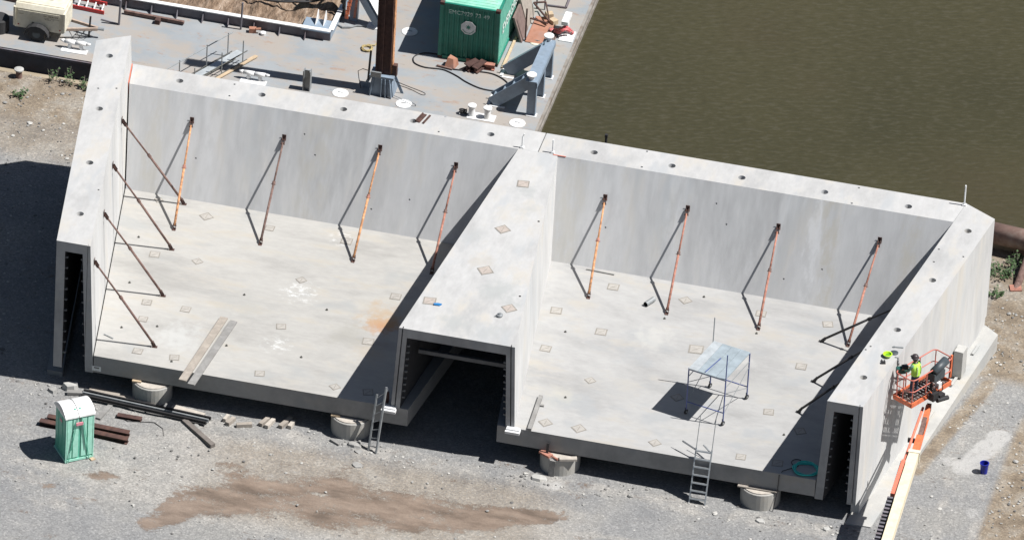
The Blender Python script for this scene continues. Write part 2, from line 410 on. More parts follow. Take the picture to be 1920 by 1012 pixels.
def thing(name, label, cat, loc=(0, 0, 0), group=None):
    o = bpy.data.objects.new(name, None); o.empty_display_size = .2; C.objects.link(o); o.location = loc
    return tag(o, label, cat, group)
def tag(o, label, cat, group=None):
    o['label'] = label; o['category'] = cat
    if group: o['group'] = group
    return o
def struct(o, label=None, kind='structure'):
    o['kind'] = kind
    if label: o['label'] = label
    return o
def single(mb, name, mats, label, cat, loc, group=None, smooth=False):
    return tag(mb.build(name, mats, None, loc, smooth), label, cat, group)

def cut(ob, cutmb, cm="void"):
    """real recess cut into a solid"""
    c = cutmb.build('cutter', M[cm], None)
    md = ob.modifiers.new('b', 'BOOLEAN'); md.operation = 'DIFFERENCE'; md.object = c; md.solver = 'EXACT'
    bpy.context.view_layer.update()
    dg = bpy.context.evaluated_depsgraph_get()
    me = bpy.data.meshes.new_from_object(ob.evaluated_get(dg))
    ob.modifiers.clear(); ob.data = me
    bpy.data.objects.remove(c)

def copy_tree(root, loc, label, group=None):
    r = root.copy(); C.objects.link(r); r.location = loc; r['label'] = label
    if group: r['group'] = group
    for ch in list(root.children):
        c = ch.copy(); C.objects.link(c); c.parent = r
        for g in list(ch.children):
            d = g.copy(); C.objects.link(d); d.parent = c
    return r

def text_mesh(name, body, size, mat, parent, mtx, ext=.004, align='CENTER'):
    cu = bpy.data.curves.new('t', 'FONT'); cu.body = body; cu.size = size; cu.extrude = ext; cu.align_x = align; cu.align_y = 'CENTER'
    o = bpy.data.objects.new('t', cu); C.objects.link(o)
    bpy.context.view_layer.update()
    me = bpy.data.meshes.new_from_object(o.evaluated_get(bpy.context.evaluated_depsgraph_get()))
    bpy.data.objects.remove(o)
    me.transform(mtx); me.materials.clear(); me.materials.append(mat)
    ob = bpy.data.objects.new(name, me); C.objects.link(ob); ob.parent = parent
    return ob

# ------------------------------------------------------------------ the setting
GZ = -5.15; FZ = -3.6; DZ = -4.9; WZ = -5.85
YF = -11.477; DL = 1.828; WT = 1.412; QY = 9.05
def sstep(x, a, b):
    t = max(0, min(1, (x-a)/(b-a))); return t*t*(3-2*t)
def gz(x, y):
    return GZ - sstep(x, 13, 16.5)*min(.5, max(0, y+6.5)*.05)
def seg_d(p, a, b):
    ax, ay = a; bx, by = b; dx, dy = bx-ax, by-ay
    t = max(0, min(1, ((p[0]-ax)*dx+(p[1]-ay)*dy)/(dx*dx+dy*dy)))
    return math.hypot(p[0]-ax-t*dx, p[1]-ay-t*dy), t
MUDL = [(-9.6, -19.3, .5), (-8.6, -17.6, .8), (-6.2, -16.35, 1.15), (-3.2, -15.9, 1.5), (-.4, -15.9, 1.2), (2.2, -15.4, .8), (4.6, -14.5, .35)]
def zones(x, y):
    mud = 0
    for a, b in zip(MUDL, MUDL[1:]):
        d, t = seg_d((x, y), a[:2], b[:2]); r = (a[2]*(1-t)+b[2]*t)*1.12
        mud = max(mud, 1-sstep(d, r*.45, r*1.35))
    for (mx, my, r, s) in ((-7.6, -15.0, .85, .62), (-13.83, -18.1, .35, .6), (-5.6, -19.7, 1.2, .55), (-1.5, -18.9, 1.4, .55), (2.5, -18.2, 1.2, .4),
                           (-10.6, -16.5, .3, .5), (-12.1, -16.9, .6, .5), (-3.6, -14.3, .7, .75), (7.2, -14.0, .7, .35)):
        mud = max(mud, s*(1-sstep(math.hypot(x-mx, (y-my)*1.3), r*.4, r*1.3)))
    d, t = seg_d((x, y), (.4, -15.55), (5.2, -14.25))     # tyre print
    if d < .34: mud = max(mud, .3+.65*(math.sin((t*4.97/.36)*2*math.pi) > .1))
    d, t = seg_d((x, y), (-6.2, -19.0), (2.5, -17.6))     # pale strip through the mud
    mud *= .25+.75*sstep(d, .12, .34)
    tan = sstep(x, 19.7, 20.5)*(1-sstep(y, -3.5, -1.0)) + sstep(y, 1.8, 4.2)*(.55+.45*sstep(y, 5.5, 7.5))
    tan = max(tan, .9*sstep(x, 17.2, 17.6)*sstep(y, -1.5, 1.0), .5*sstep(-x, 16.5, 19)*sstep(-y, 13.0, 16.0))
    d, t = seg_d((x, y), (17.0, -7.5), (18.5, -.5)); tan = max(tan, .75*(1-sstep(d, .15, .55)))
    tan = max(tan, .5*(1-sstep(abs(y+15.5), 2.0, 4.0))*(1-sstep(abs(x+2), 5, 10)))
    wh = 0
    d, t = seg_d((x, y), (18.75, -6.9), (19.6, -4.1)); wh = max(wh, .82*(1-sstep(d, .36, .62)))
    wh = max(wh, .6*(1-sstep(math.hypot(x-18.2, y+6.6), .3, .8)), .6*(1-sstep(math.hypot(x-19.6, y+9.6), .15, .5)),
             .7*(1-sstep(math.hypot(x-4.1, y+12.5), .2, .7)), .5*(1-sstep(math.hypot(x-15.0, y+13.0), .3, 1.0)))
    d, t = seg_d((x, y), (-6.0, -14.6), (-4.3, -14.2)); wh = max(wh, .25*(1-sstep(d, .3, 1.2)))
    dust = .85*(1-sstep(abs(y+16.2+.06*x), 1.8, 4.2))*(1-sstep(abs(x+2.5), 6.5, 11)) + .5*(1-sstep(math.hypot(x+13.5, y+17), 1, 4)) + .45*sstep(-x, 17, 19)*(1-sstep(abs(y-4.5), 1, 2.5))
    dust = max(dust, .8*(1-sstep(abs(y-YF+.9), .25, .8))*(1-sstep(abs(x), 14, 16))*(.3+.7*(noise.noise(V((x*.6, 3, 1)))*.5+.5)))
    for off in (0, 1.7):                                  # faint wheel tracks
        yt = -15.2-off+.9*math.sin(x*.16+.5)-.08*(x+4)
        dust = max(dust, .6*(1-sstep(abs(y-yt), .12, .42))*(1-sstep(abs(x+1), 13, 17)))
        xt = 18.3+off*.8+.0016*(y+6)**2*6; dust = max(dust, .45*(1-sstep(abs(x-xt), .1, .4))*(y < 0))
    return mud, min(1, tan), wh, min(1, dust)
def axis_pts(lo, hi, step, far):
    a = [lo+i*step for i in range(int((hi-lo)/step)+1)]
    return [-far]+[lo-30, lo-6]+a+[a[-1]+6, a[-1]+30, far]
xs = axis_pts(-25, 23, .16, 900)
ys = [-900, -80, -40, -27]+[-22+i*.16 for i in range(int((QY+22)/.16))]+[QY]
gv = []; gc = []
for y in ys:
    for x in xs:
        z = gz(x, y)
        inn = -25 <= x <= 23 and y > -22
        if inn: z += noise.noise(V((x*.5, y*.5, 0)))*.05+noise.noise(V((x*2.1, y*2.1, 3)))*.022
        zn = zones(x, y) if inn else (0, .2, 0, 0)
        z -= zn[0]*.03
        gv.append((x, y, z)); gc.append(zn)
nx = len(xs); ny = len(ys)
gf = [(j*nx+i, j*nx+i+1, (j+1)*nx+i+1, (j+1)*nx+i) for j in range(ny-1) for i in range(nx-1)]
me = bpy.data.meshes.new('ground'); me.from_pydata(gv, [], gf); me.materials.append(M['ground'])
ca = me.color_attributes.new('zones', 'FLOAT_COLOR', 'POINT')
ca.data.foreach_set('color', [q for c in gc for q in c])
me.polygons.foreach_set('use_smooth', [True]*len(me.polygons))
ground = bpy.data.objects.new('ground', me); C.objects.link(ground); struct(ground)

wb = MB(); wb.add([(-900, QY-.5, WZ), (900, QY-.5, WZ), (900, 1500, WZ), (-900, 1500, WZ)], [(0, 1, 2, 3)])
struct(wb.build('water', M['water']))
qb = MB().box((0, QY+.13, -6.13), (1800, .26, 1.97))
struct(qb.build('quay_edge', M['curb'], None, (0, QY, GZ)))

# loose stones over the gravel
random.seed(3)
st = MB()
def rock(mb, c, r, flat=.6):
    ph = random.random()*6.28; n = 6; vs = []
    for lv, (rr, zz) in enumerate(((.75, -.3), (1.0, .15), (.55, .6))):
        for i in range(n):
            t = ph+2*math.pi*i/n+lv*.4; q = r*rr*(.75+.5*random.random())
            vs.append((c[0]+q*math.cos(t), c[1]+q*math.sin(t), c[2]+zz*r*flat))
    fs = [(a*n+i, a*n+(i+1) % n, (a+1)*n+(i+1) % n, (a+1)*n+i) for a in (0, 1) for i in range(n)]+[tuple(range(2*n, 3*n)), tuple(range(n-1, -1, -1))]
    mb.add(vs, fs, random.choice((0, 0, 1, 2)))
k = 0
while k < 2600:
    x = random.uniform(-23, 21.5); y = random.uniform(-20, 9.1)
    if -15.8 < x < 17.6 and y > YF-.1: continue
    if x < -15.8 and x > -17.5 and y > YF: continue
    zn = zones(x, y)
    if zn[0] > .4 and random.random() > .12: continue
    near = max(0, 1-abs(y-YF+.8)/1.0)
    dens = .15+.85*near+.7*zn[1]*(x > 17)+.35*(x < -17)
    if random.random() > dens: continue
    r = random.choice((.025, .03, .035, .045, .06)) * (1+.9*(random.random() > .96))
    if near > .5 and random.random() < .05: r *= 2.2
    rock(st, (x, y, gz(x, y)+r*.2), r); k += 1
so_ = st.build('gravel_stones', [M['stone'], plain('stone_pale', (.5, .49, .46), .9), plain('stone_dark', (.16, .155, .15), .9)])
struct(so_, 'loose grey stones scattered over the gravel yard', 'stuff'); so_['category'] = 'stones'

# ------------------------------------------------------------------ concrete shell
SL = .1599; RX = 15.939; TW = 1.367; BT = .158/3.6
def xi(y, z=0): return RX+SL*y+BT*z          # inner face of a side wall (z negative below its top)
def xo(y): return RX+SL*y+TW
YB = DL+WT
def side_wall(sg, top, name, label, bot, holes, small):
    root = thing(name, label, 'concrete wall', (sg*15.5, YF, GZ), None)
    f = lambda x, y, z: V((sg*x, y, z))
    yo = YB-.74
    mb = MB(); z0 = bot
    P = [f(xi(YF, z0), YF, z0), f(xo(YF), YF, z0), f(xo(yo), yo, z0), f(xi(YB, z0), YB, z0),
         f(xi(YF, top), YF, top), f(xo(YF), YF, top), f(xo(yo), yo, top), f(xi(YB, top), YB, top)]
    mb.hexa(P)
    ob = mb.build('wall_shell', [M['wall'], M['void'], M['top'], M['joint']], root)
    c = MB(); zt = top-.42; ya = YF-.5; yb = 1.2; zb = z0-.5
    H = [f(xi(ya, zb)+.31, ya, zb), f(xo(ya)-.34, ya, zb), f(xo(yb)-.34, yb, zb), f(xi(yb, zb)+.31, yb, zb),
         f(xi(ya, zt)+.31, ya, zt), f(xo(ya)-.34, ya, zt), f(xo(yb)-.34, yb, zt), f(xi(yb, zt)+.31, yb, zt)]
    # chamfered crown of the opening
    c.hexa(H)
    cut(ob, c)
    c = MB()
    gx = xo(YF)-.14 if sg > 0 else xi(YF, top)+.1
    c.box((sg*gx, YF+.02, (top+z0)/2), (.035 if sg > 0 else .02, .16, top-z0+.4))
    if sg > 0: c.box((sg*(xi(YF, top)+.07), YF, top), (.02, .08, .1))
    for (hx, hy) in holes: c.tube((hx, hy, top-.30), (hx, hy, top+.2), .145, 20)
    for (hx, hy) in small: c.tube((hx, hy, top-.10), (hx, hy, top+.2), .05, 8)
    cut(ob, c, 'wall')
    for p in ob.data.polygons:
        if p.normal.z > .9 and p.center.z > 0: p.material_index = 2
        elif p.normal.z > .9: p.material_index = 0
        elif p.normal.y < -.9 and p.center.y < .5: p.material_index = 3  # front ends take the copy with painted shade
    # reinforcing stubs along the open end
    n = 10
    for s2 in (0, 1):
        for i in range(n):
            z = top-.75-i*(top-z0-.9)/n
            x = (xi(YF, z)+.31) if s2 == 0 else (xo(YF)-.34)
            dx = .10 if s2 == 0 else -.10
            MB().beam(f(x-.02*(1 if s2 == 0 else -1), YF+.12, z), f(x+dx, YF+.12, z+.02), .07, .06).build('rebar_stub', M['stub'], root)
    return root
HL = [(-16.94, 1.57), (-16.33, -2.18), (-15.69, -5.94), (-15.11, -9.46)]
wl_ = side_wall(-1, 1.271, 'side_wall', 'tall hollow concrete wall at the left end, higher than all the others', -4.38, HL, [(-16.08, -.59), (-14.89, -7.66), (-16.75, -.8)])
HR_ = [(16.88, 1.38), (16.25, -2.35), (15.65, -6.05), (15.08, -9.55)]
wr_ = side_wall(1, 0.0, 'side_wall', 'hollow concrete wall at the right end with the lift basket beside it', -4.43, HR_, [(16.06, -.19), (17.05, -.42), (14.78, -7.71), (14.91, -7.44), (16.05, -1.1)])

def xc(y, z=0): return .969-.1093*y-BT*z
pier = thing('centre_wall', 'wedge shaped hollow concrete wall between the two bays, open at its wide front', 'concrete wall', (0, YF, FZ))
mb = MB(); b2 = 0.03
mb.hexa([(-xc(YF, FZ), YF, FZ), (xc(YF, FZ), YF, FZ), (xc(0, FZ), b2, FZ), (-xc(0, FZ), b2, FZ),
         (-xc(YF), YF, 0), (xc(YF), YF, 0), (xc(DL), DL+b2, -.004), (-xc(DL), DL+b2, -.004)])
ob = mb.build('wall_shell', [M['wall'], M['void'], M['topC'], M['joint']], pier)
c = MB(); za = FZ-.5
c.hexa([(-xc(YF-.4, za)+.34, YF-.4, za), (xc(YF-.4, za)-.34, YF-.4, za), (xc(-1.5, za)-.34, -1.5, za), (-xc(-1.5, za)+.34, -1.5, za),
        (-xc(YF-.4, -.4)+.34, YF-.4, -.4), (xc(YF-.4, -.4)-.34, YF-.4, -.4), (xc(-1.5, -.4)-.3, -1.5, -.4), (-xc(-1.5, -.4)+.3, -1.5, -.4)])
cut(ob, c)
c = MB()
for s in (-1, 1):
    c.hexa([(s*(xc(YF, -3.8)-.15)-.02, YF-.1, -3.8), (s*(xc(YF, -3.8)-.15)+.02, YF-.1, -3.8), (s*(xc(YF, -3.8)-.15)+.02, YF+.12, -3.8), (s*(xc(YF, -3.8)-.15)-.02, YF+.12, -3.8),
            (s*(xc(YF, .1)-.15)-.02, YF-.1, .1), (s*(xc(YF, .1)-.15)+.02, YF-.1, .1), (s*(xc(YF, .1)-.15)+.02, YF+.12, .1), (s*(xc(YF, .1)-.15)-.02, YF+.12, .1)])
c.tube((1.12, -2.87, -.1), (1.12, -2.87, .2), .05, 8); c.tube((1.61, -8.07, -.1), (1.61, -8.07, .2), .05, 8)
cut(ob, c)
for p in ob.data.polygons:
    if p.normal.z > .9 and p.center.z > 3.3: p.material_index = 2
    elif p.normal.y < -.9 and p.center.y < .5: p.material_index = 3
for s in (-1, 1):
    for i in range(9):
        z = -.85-i*.29
        x = s*(xc(YF, z)-.34)
        MB().beam((x+s*.02, YF+.15, z), (x-s*.12, YF+.15, z+.02), .08, .07).build('rebar_stub', M['stub'], pier)
MB().beam((-1.7, YF+1.3, -1.75), (1.75, YF+1.3, -1.75), .14, .16).build('cross_strut', M['stub'], pier)
def diamond(mb, x, y, z, s, rot, fill=0, rim=1):
    mb.box((x, y, z+.004), (s, s, .012), rot, rim)
    mb.box((x, y, z+.008), (s*.8, s*.8, .012), rot, fill)
    ca_, sa_ = math.cos(rot+.7), math.sin(rot+.7)
    mb.beam((x-ca_*s*.36, y-sa_*s*.36, z+.016), (x+ca_*s*.36, y+sa_*s*.36, z+.016), .018, .004, mi=rim)
for (x, y, r, s) in ((-.03, -.52, .12, .46), (-.05, -3.82, .785, .46), (-.03, -6.76, .6, .5), (-1.55, -9.4, .1, .48), (1.42, -9.0, .7, .46)):
    m_ = MB(); diamond(m_, x, y, 0, s, r); m_.build('embed_plate', [M['plate_pink'], M['plate_rim']], pier)
for (x, y) in ((-2.42, YF-.14), (2.35, YF-.14)):
    single(MB().box((x, y, FZ-.06), (.55, .3, .10)).box((x, y+.05, FZ+.02), (.5, .2, .06)), 'bearing_pad', M['white'],
           'pale bearing pad under the %s front foot of the centre wall' % ('left' if x < 0 else 'right'), 'bearing pad', (x, y, FZ-.1), 'pads under the centre wall')

def rear_wall(x0t, x0b, x1t, x1b, label, holes, small, back0, back1):
    cx = (x0t+x1t)/2
    root = thing('rear_wall', label, 'concrete wall', (cx, 0, FZ), 'leaning rear wall panels')
    mb = MB()
    mb.hexa([(x0b, 0, FZ), (x1b, 0, FZ), (back1[1], WT, FZ), (back0[1], WT, FZ), (x0t, DL, 0), (x1t, DL, 0), (back1[0], YB, 0), (back0[0], YB, 0)])
    ob = mb.build('wall_panel', [M['rearL' if cx < 0 else 'rearR'], M['void'], M['top']], root)
    c = MB()
    for hx, hy in holes: c.tube((hx, hy, -.32), (hx, hy, .2), .145, 20)
    for hx, hy in small: c.tube((hx, hy, -.10), (hx, hy, .2), .05, 8)
    nrm = V((0, -FZ*-1, DL)).normalized()
    for (hx, t) in ((x0t+3.0, .4), (x0t+7.6, .62), (x0t+11.5, .35), (cx+2, .2), (cx-1, .8)):
        p = V((hx, DL*t, FZ*(1-t))); c.tube(p+V((0, -.1, .05)), p+V((0, .07, -.035)), .035, 8)
    cut(ob, c, 'wall')
    for p in ob.data.polygons:
        if p.normal.z > .9 and p.center.z > 3.3: p.material_index = 2
    return root
rwl = rear_wall(-xi(DL)+.06, -xi(0, FZ)+.06, -.02, -.02, 'left leaning rear wall panel facing the bay with the two planks',
                [(-14.37, 2.6), (-11.1, 2.59), (-7.85, 2.54), (-5.08, 2.54), (-2.02, 2.51)], [(-12.28, 2.14), (-3.98, 2.09), (-3.98, 3.2), (-12.3, 3.0)],
                (-xi(YB)+.06, -xi(WT, FZ)+.06), (-.02, -.02))
rwr = rear_wall(.02, .02, xi(DL)-.012, xi(0, FZ)-.012, 'right leaning rear wall panel facing the bay with the scaffold',
                [(2.06, 2.46), (5.12, 2.44), (7.86, 2.43), (11.1, 2.4), (14.37, 2.37)], [(4.03, 2.01), (3.98, 3.14), (12.25, 1.94), (12.29, 3.08)],
                (.02, .02), (xi(YB)-.012, xi(WT, FZ)-.012))
MB().hexa([(-xi(DL)+.01, DL+.02, -.5), (-xi(DL)+.04, DL+.02, -.5), (-xi(YB)+.04, YB-.02, -.5), (-xi(YB)+.01, YB-.02, -.5),
           (-xi(DL)+.01, DL+.02, .015), (-xi(DL)+.04, DL+.02, .015), (-xi(YB)+.04, YB-.02, .015), (-xi(YB)+.01, YB-.02, .015)]).build('joint_seal', M['pinkred'], rwl)
MB().box((.85, DL-.01, .012), (.5, .03, .02)).build('joint_seal', M['pinkred'], rwr)
for (x, y, label, h) in ((16.4, 3.09, 'white marker rod at the right rear corner of the walls', .9),
                         (.55, 1.95, 'short white rod where the rear wall joint meets the centre wall', .6),
                         (-.65, 1.95, 'white rod with bent top left of the rear wall joint', .5)):
    m_ = MB().tube((x, y, -.004), (x, y, h), .032, 8).box((x, y, .03), (.14, .14, .06))
    if x < 0: m_.tube((x, y, h-.02), (x+.06, y, h+.15), .02, 6)
    single(m_, 'marker_rod', M['white'], label, 'rod', (x, y, 0), 'white rods on the wall tops')

# floor slabs
def floor_slab(sg, mat, label, plates, bolts):
    poly = [(sg*1.72, YF), (sg*(xi(YF, -4.0)-.03), YF), (sg*(xi(3.0, -4.0)-.03), 3.0), (sg*.05, 3.0), (sg*.3, -1.0)]
    root = thing('floor_slab', label, 'floor slab', (sg*8, YF, -4.34), 'bay floor slabs')
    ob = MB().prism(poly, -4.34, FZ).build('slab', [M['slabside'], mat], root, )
    # keep object-space equal to world for the blots
    me = ob.data; off = parent_loc(root)
    me.transform(Matrix.Translation(off)); ob.location = -off
    for p in me.polygons:
        if p.normal.z > .9: p.material_index = 1
    for (x, y, r, s) in plates:
        m_ = MB(); diamond(m_, x, y, FZ, s, r); m_.build('embed_plate', [M['plate_fill'], M['plate_rim']], root)
    for (x, y) in bolts:
        MB().lathe((x, y, FZ), [(.05, 0), (.05, .02), (.03, .022), (.03, .06)], 8).build('anchor_bolt', M['ink'], root)
    return root
D4 = .785
PL = [(-12.26, -.97, D4, .42), (-13.48, -4.12, .1, .4), (-11.8, -4.09, D4, .34), (-12.92, -7.4, .1, .38), (-11.39, -7.42, 0, .38), (-12.77, -8.54, .05, .36),
      (-12.4, -10.7, 0, .38), (-10.97, -10.7, .2, .38), (-7.64, -7.47, .25, .38), (-7.69, -4.16, D4, .34), (-3.98, -4.19, .05, .42), (-7.63, -10.79, .2, .38),
      (-4.71, -10.81, D4, .34), (-9.73, -1.03, 0, .36), (-6.69, -1.02, 0, .44), (-4.25, -7.47, .1, .44), (-3.43, -10.79, .3, .4), (-14.29, -.4, .6, .3)]
PR = [(3.81, -1.06, .05, .44), (2.09, -3.29, .1, .44), (4.05, -4.2, .05, .44), (2.29, -5.93, 0, .42), (4.39, -7.53, D4, .34), (3.41, -10.78, D4, .42), (4.69, -10.79, D4, .44),
      (7.63, -10.87, D4, .38), (7.76, -4.29, .1, .56), (6.65, -1.13, D4, .4), (9.61, -1.17, .05, .4), (12.2, -1.12, .3, .4), (11.82, -4.24, .05, .42),
      (11.28, -7.59, .15, .4), (10.91, -10.82, .1, .38), (12.68, -8.49, .5, .4), (12.31, -10.82, .1, .42), (7.78, -7.67, D4, .4)]
BL = [(-9.51, -5.8), (-14.37, -3.15), (-13.89, -6.29), (-12.12, -8.87), (-13.39, -9.34), (-9.29, -9.35), (-6.26, -5.86), (-6.4, -9.27), (-11.0, -11.0)]
BR = [(3.75, -8.93), (7.28, -.7), (12.15, -8.92), (2.75, -4.61), (9.73, -2.55), (6.16, -2.6)]
fsl = floor_slab(-1, M['floorL'], 'concrete floor slab of the left bay with a rust stain at its right side', PL, BL)
fsr = floor_slab(1, M['floorR'], 'concrete floor slab of the right bay, carrying the wheeled scaffold', PR, BR)
MB().box((-13.78, YF-.004, -4.16), (.34, .008, .2)).build('name_plate', M['letter'], fsl)
MB().box((-13.78, YF-.01, -4.12), (.2, .006, .05)).build('plate_print', M['ink'], fsl)

# footing strip under the right wall
fp = []; zt = -4.85
f1 = [(xo(YF)-.3, YF-.25), (xo(YF)+.68, YF-.25), (xo(2.0)+.66, 2.0), (xo(2.45)-.0, 2.5), (xo(2.4)-.4, 2.5)]
ft = MB(); za_, zb_ = -5.10, zt
q_ = [(f1[0], za_), (f1[1], za_), (f1[2], zb_), (f1[3], zb_), (f1[4], zb_)]
ft.add([(x, y, -6.2) for (x, y), z in q_]+[(x, y, z) for (x, y), z in q_], [(4, 3, 2, 1, 0), (5, 6, 7, 8, 9)]+[(i, (i+1) % 5, 5+(i+1) % 5, 5+i) for i in range(5)])
MB().hexa([(xo(YF+.5)-.33, YF+.5, -5.6), (xo(YF+.5)-.012, YF+.5, -5.6), (xo(2.4)-.012, 2.4, -5.6), (xo(2.4)-.33, 2.4, -5.6),
           (xo(YF+.5)-.33, YF+.5, -4.4), (xo(YF+.5)-.012, YF+.5, -4.4), (xo(2.4)-.012, 2.4, -4.4), (xo(2.4)-.33, 2.4, -4.4)]).build('base_strip', M['wall'], wr_)
for y in (-1.6, 0.7, -4.2): ft.box((xo(y)+.25, y, zt+.02), (.10, .7, .05), -.158)
single(ft, 'footing', M['pad'], 'low concrete footing ledge along the outside of the right wall', 'footing', (16.3, -5, -5.4))
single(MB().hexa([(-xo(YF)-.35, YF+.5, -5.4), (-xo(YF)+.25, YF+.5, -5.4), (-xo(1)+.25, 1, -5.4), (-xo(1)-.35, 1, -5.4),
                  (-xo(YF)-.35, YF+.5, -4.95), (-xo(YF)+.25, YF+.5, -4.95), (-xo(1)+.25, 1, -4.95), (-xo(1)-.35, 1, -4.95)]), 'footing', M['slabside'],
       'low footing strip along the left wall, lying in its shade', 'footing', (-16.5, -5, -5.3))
bk = MB().box((xo(-1.1)+.24, -1.1, zt+.58), (.36, .5, 1.16), -.158)
single(bk, 'concrete_block', M['pad'], 'upright concrete block on the footing beside the right wall', 'block', (xo(-1.1)+.24, -1.1, zt))

# piers under the front edge
def pier_block(x, label, shim):
    root = thing('support_pier', label, 'pier', (x, YF+.35, GZ), 'round piers under the slab front')
    cy = YF+.35
    MB().lathe((x, cy, 0), [(.76, GZ-.15), (.76, -4.47), (.74, -4.45)], 32).build('drum', M['drum'], root, smooth=False)
    MB().lathe((x, cy, 0), [(.70, -4.449), (.70, -4.41)], 28).build('bearing_sheet', M['wood_pale'], root)
    for i in range(3):
        MB().box((x-.45+i*.45, cy+.1, -4.375), (.4, .6, .06), .05*i).build('shim', M['wood_grey'], root)
    if shim == 0: MB().box((x-.52, cy-.40, -4.375), (.34, .14, .06), .1).build('shim', M['tanwood'], root)
    if shim == 1:
        MB().tube((x-.72, cy-.3, -4.40), (x+.05, cy-.74, -4.40), .045, 8).build('band', M['rust_red'], root)
        MB().box((x+.42, cy-.6, -4.385), (.66, .2, .09), .3).build('wedge', M['wood_pale'], root)
        MB().box((x-.45, cy-.52, -4.385), (.5, .25, .08), -.5).build('wedge', M['rust_red'], root)
        MB().beam((x-.15, cy-.80, GZ), (x-.12, cy-.79, -4.45), .22, .05, (0, 1, 0)).build('plank_face', M['wood_grey'], root)
        MB().beam((x-.42, cy-.5, -4.35), (x-.40, cy-.45, -3.95), .10, .05, (0, 1, 0)).build('upright', M['black'], root)
    if shim == 2: MB().beam((x-.8, cy-.42, -4.38), (x+.7, cy-.40, -4.38), .16, .05).build('top_plank', M['wood'], root)
    return root
pier_block(-11.67, 'round pier under the left slab behind the black rails', 0)
pier_block(-3.95, 'round pier under the left slab beside the narrow ladder', 0)
pier_block(4.12, 'round pier with rusty band and timber wedges under the right slab', 1)
pier_block(11.8, 'round pier near the hose under the right slab', 2)

# ------------------------------------------------------------------ wall props
def prop(foot, head, wall_n, kind, label, group):
    foot = V(foot); head = V(head)
    root = thing('brace_prop', label, 'wall prop', foot, group)
    d = (head-foot).normalized(); L = (head-foot).length
    c1, c2 = {'orange': ('rust_orange', 'rust_red'), 'brown': ('rust_brown', 'rust_brown'), 'red': ('rust_red', 'rust_brown'), 'dark': ('rust_dark', 'rust_dark'),
              'black': ('black', 'black')}[kind]
    a = foot+V((0, 0, .06))
    MB().tube(a+d*.12, a+d*(L*.56), .047, 10).build('outer_tube', M[c1], root, smooth=True)
    MB().tube(a+d*(L*.54), head-d*.22, .036, 10).build('inner_tube', M[c1 if kind != 'orange' else 'rust_orange'], root, smooth=True)
    MB().tube(a+d*(L*.545), a+d*(L*.575), .066, 10).tube(a+d*(L*.55)-d.cross(V((0, 0, 1))).normalized()*.1, a+d*(L*.55)+d.cross(V((0, 0, 1))).normalized()*.1, .012, 6).build('collar', M[c2], root)
    sd = d.cross(V((0, 0, 1))).normalized()
    m_ = MB().box(foot+V((0, 0, .008)), (.2, .14, .014), math.atan2(d.y, d.x)).beam(foot+sd*.05+V((0, 0, .01)), a+d*.2+sd*.05, .014, .1, d.cross(sd)).beam(foot-sd*.05+V((0, 0, .01)), a+d*.2-sd*.05, .014, .1, d.cross(sd)).tube(a+d*.1-sd*.08, a+d*.1+sd*.08, .02, 6)
    m_.build('base_shoe', M['rust_dark' if kind != 'black' else 'black'], root)
    n = V(wall_n).normalized()
    q = head-d*.28
    m_ = MB().beam(head+n*.012-V((0, 0, .13)), head+n*.012+V((0, 0, .13)), .16, .02, n).beam(q+sd*.05, head+sd*.05+n*.02, .016, .1, d.cross(sd)).beam(q-sd*.05, head-sd*.05+n*.02, .016, .1, d.cross(sd)).tube(q-sd*.08, q+sd*.08, .022, 6).tube(head-d*.1-sd*.09, head-d*.1+sd*.09, .03, 6)
    m_.build('head_shoe', M['rust_dark' if kind != 'black' else 'black'], root)
    return root
order = ['farthest back', 'second from the back', 'third from the back', 'nearest the front']
for i, (f, h) in enumerate((((-13.3, -.39), (-.61, -.10)), ((-12.94, -3.6), (-3.92, .0)), ((-12.44, -6.79), (-7.1, -.11)), ((-11.86, -10.23), (-10.51, -.02)))):
    hy, hz = h
    prop((f[0], f[1], FZ), (-xi(hy, hz)+.02, hy, hz), (1, .16, 0), 'brown', 'brown rusty prop bracing the tall left wall, '+order[i], 'props bracing the left wall')
ri = ['first from the left wall', 'second from the left wall', 'third from the left wall', 'closest to the centre wall, its foot in shade']
RL = [((-13.22, -2.21), (-13.53, 1.38), 'orange', 'bright orange rusty prop on the left rear wall beside the corner'),
      ((-9.8, -2.22), (-9.86, 1.35), 'brown', 'dark brown prop on the left rear wall, second from the left corner'),
      ((-6.12, -2.31), (-6.09, 1.45), 'orange', 'orange rusty prop at the middle of the left rear wall'),
      ((-3.05, -2.2), (-3.07, 1.37), 'red', 'red brown prop on the left rear wall whose foot stands in shade')]
RR = [((3.06, -2.06), (2.84, 1.25), 'orange', 'orange rusty prop on the right rear wall beside the centre wall'),
      ((6.16, -2.24), (6.06, 1.3), 'red', 'red brown prop on the right rear wall next to the loose pipe'),
      ((9.73, -2.23), (9.62, 1.25), 'red', 'reddish prop on the right rear wall behind the scaffold'),
      ((13.23, -2.32), (13.55, 1.31), 'red', 'reddish prop on the right rear wall nearest the right corner')]
for lst, grp in ((RL, 'props bracing the left rear wall'), (RR, 'props bracing the right rear wall')):
    for (f, h, kd, lb) in lst:
        z = FZ*(1-h[1]/DL)
        prop((f[0], f[1], FZ), (h[0], h[1]-.01, z), (0, -1, .5), kd, lb, grp)
for (f, lb) in (((12.2, -2.34), 'black prop bracing the right wall, farthest back'), ((12.47, -5.09), 'black prop bracing the right wall, the middle one'),
                ((12.35, -7.26), 'black prop bracing the right wall, nearest the front')):
    hy = f[1]-.42
    prop((f[0], f[1], FZ), (xi(hy, -.95)-.02, hy, -.95), (-1, .16, 0), 'black', lb, 'black props bracing the right wall')

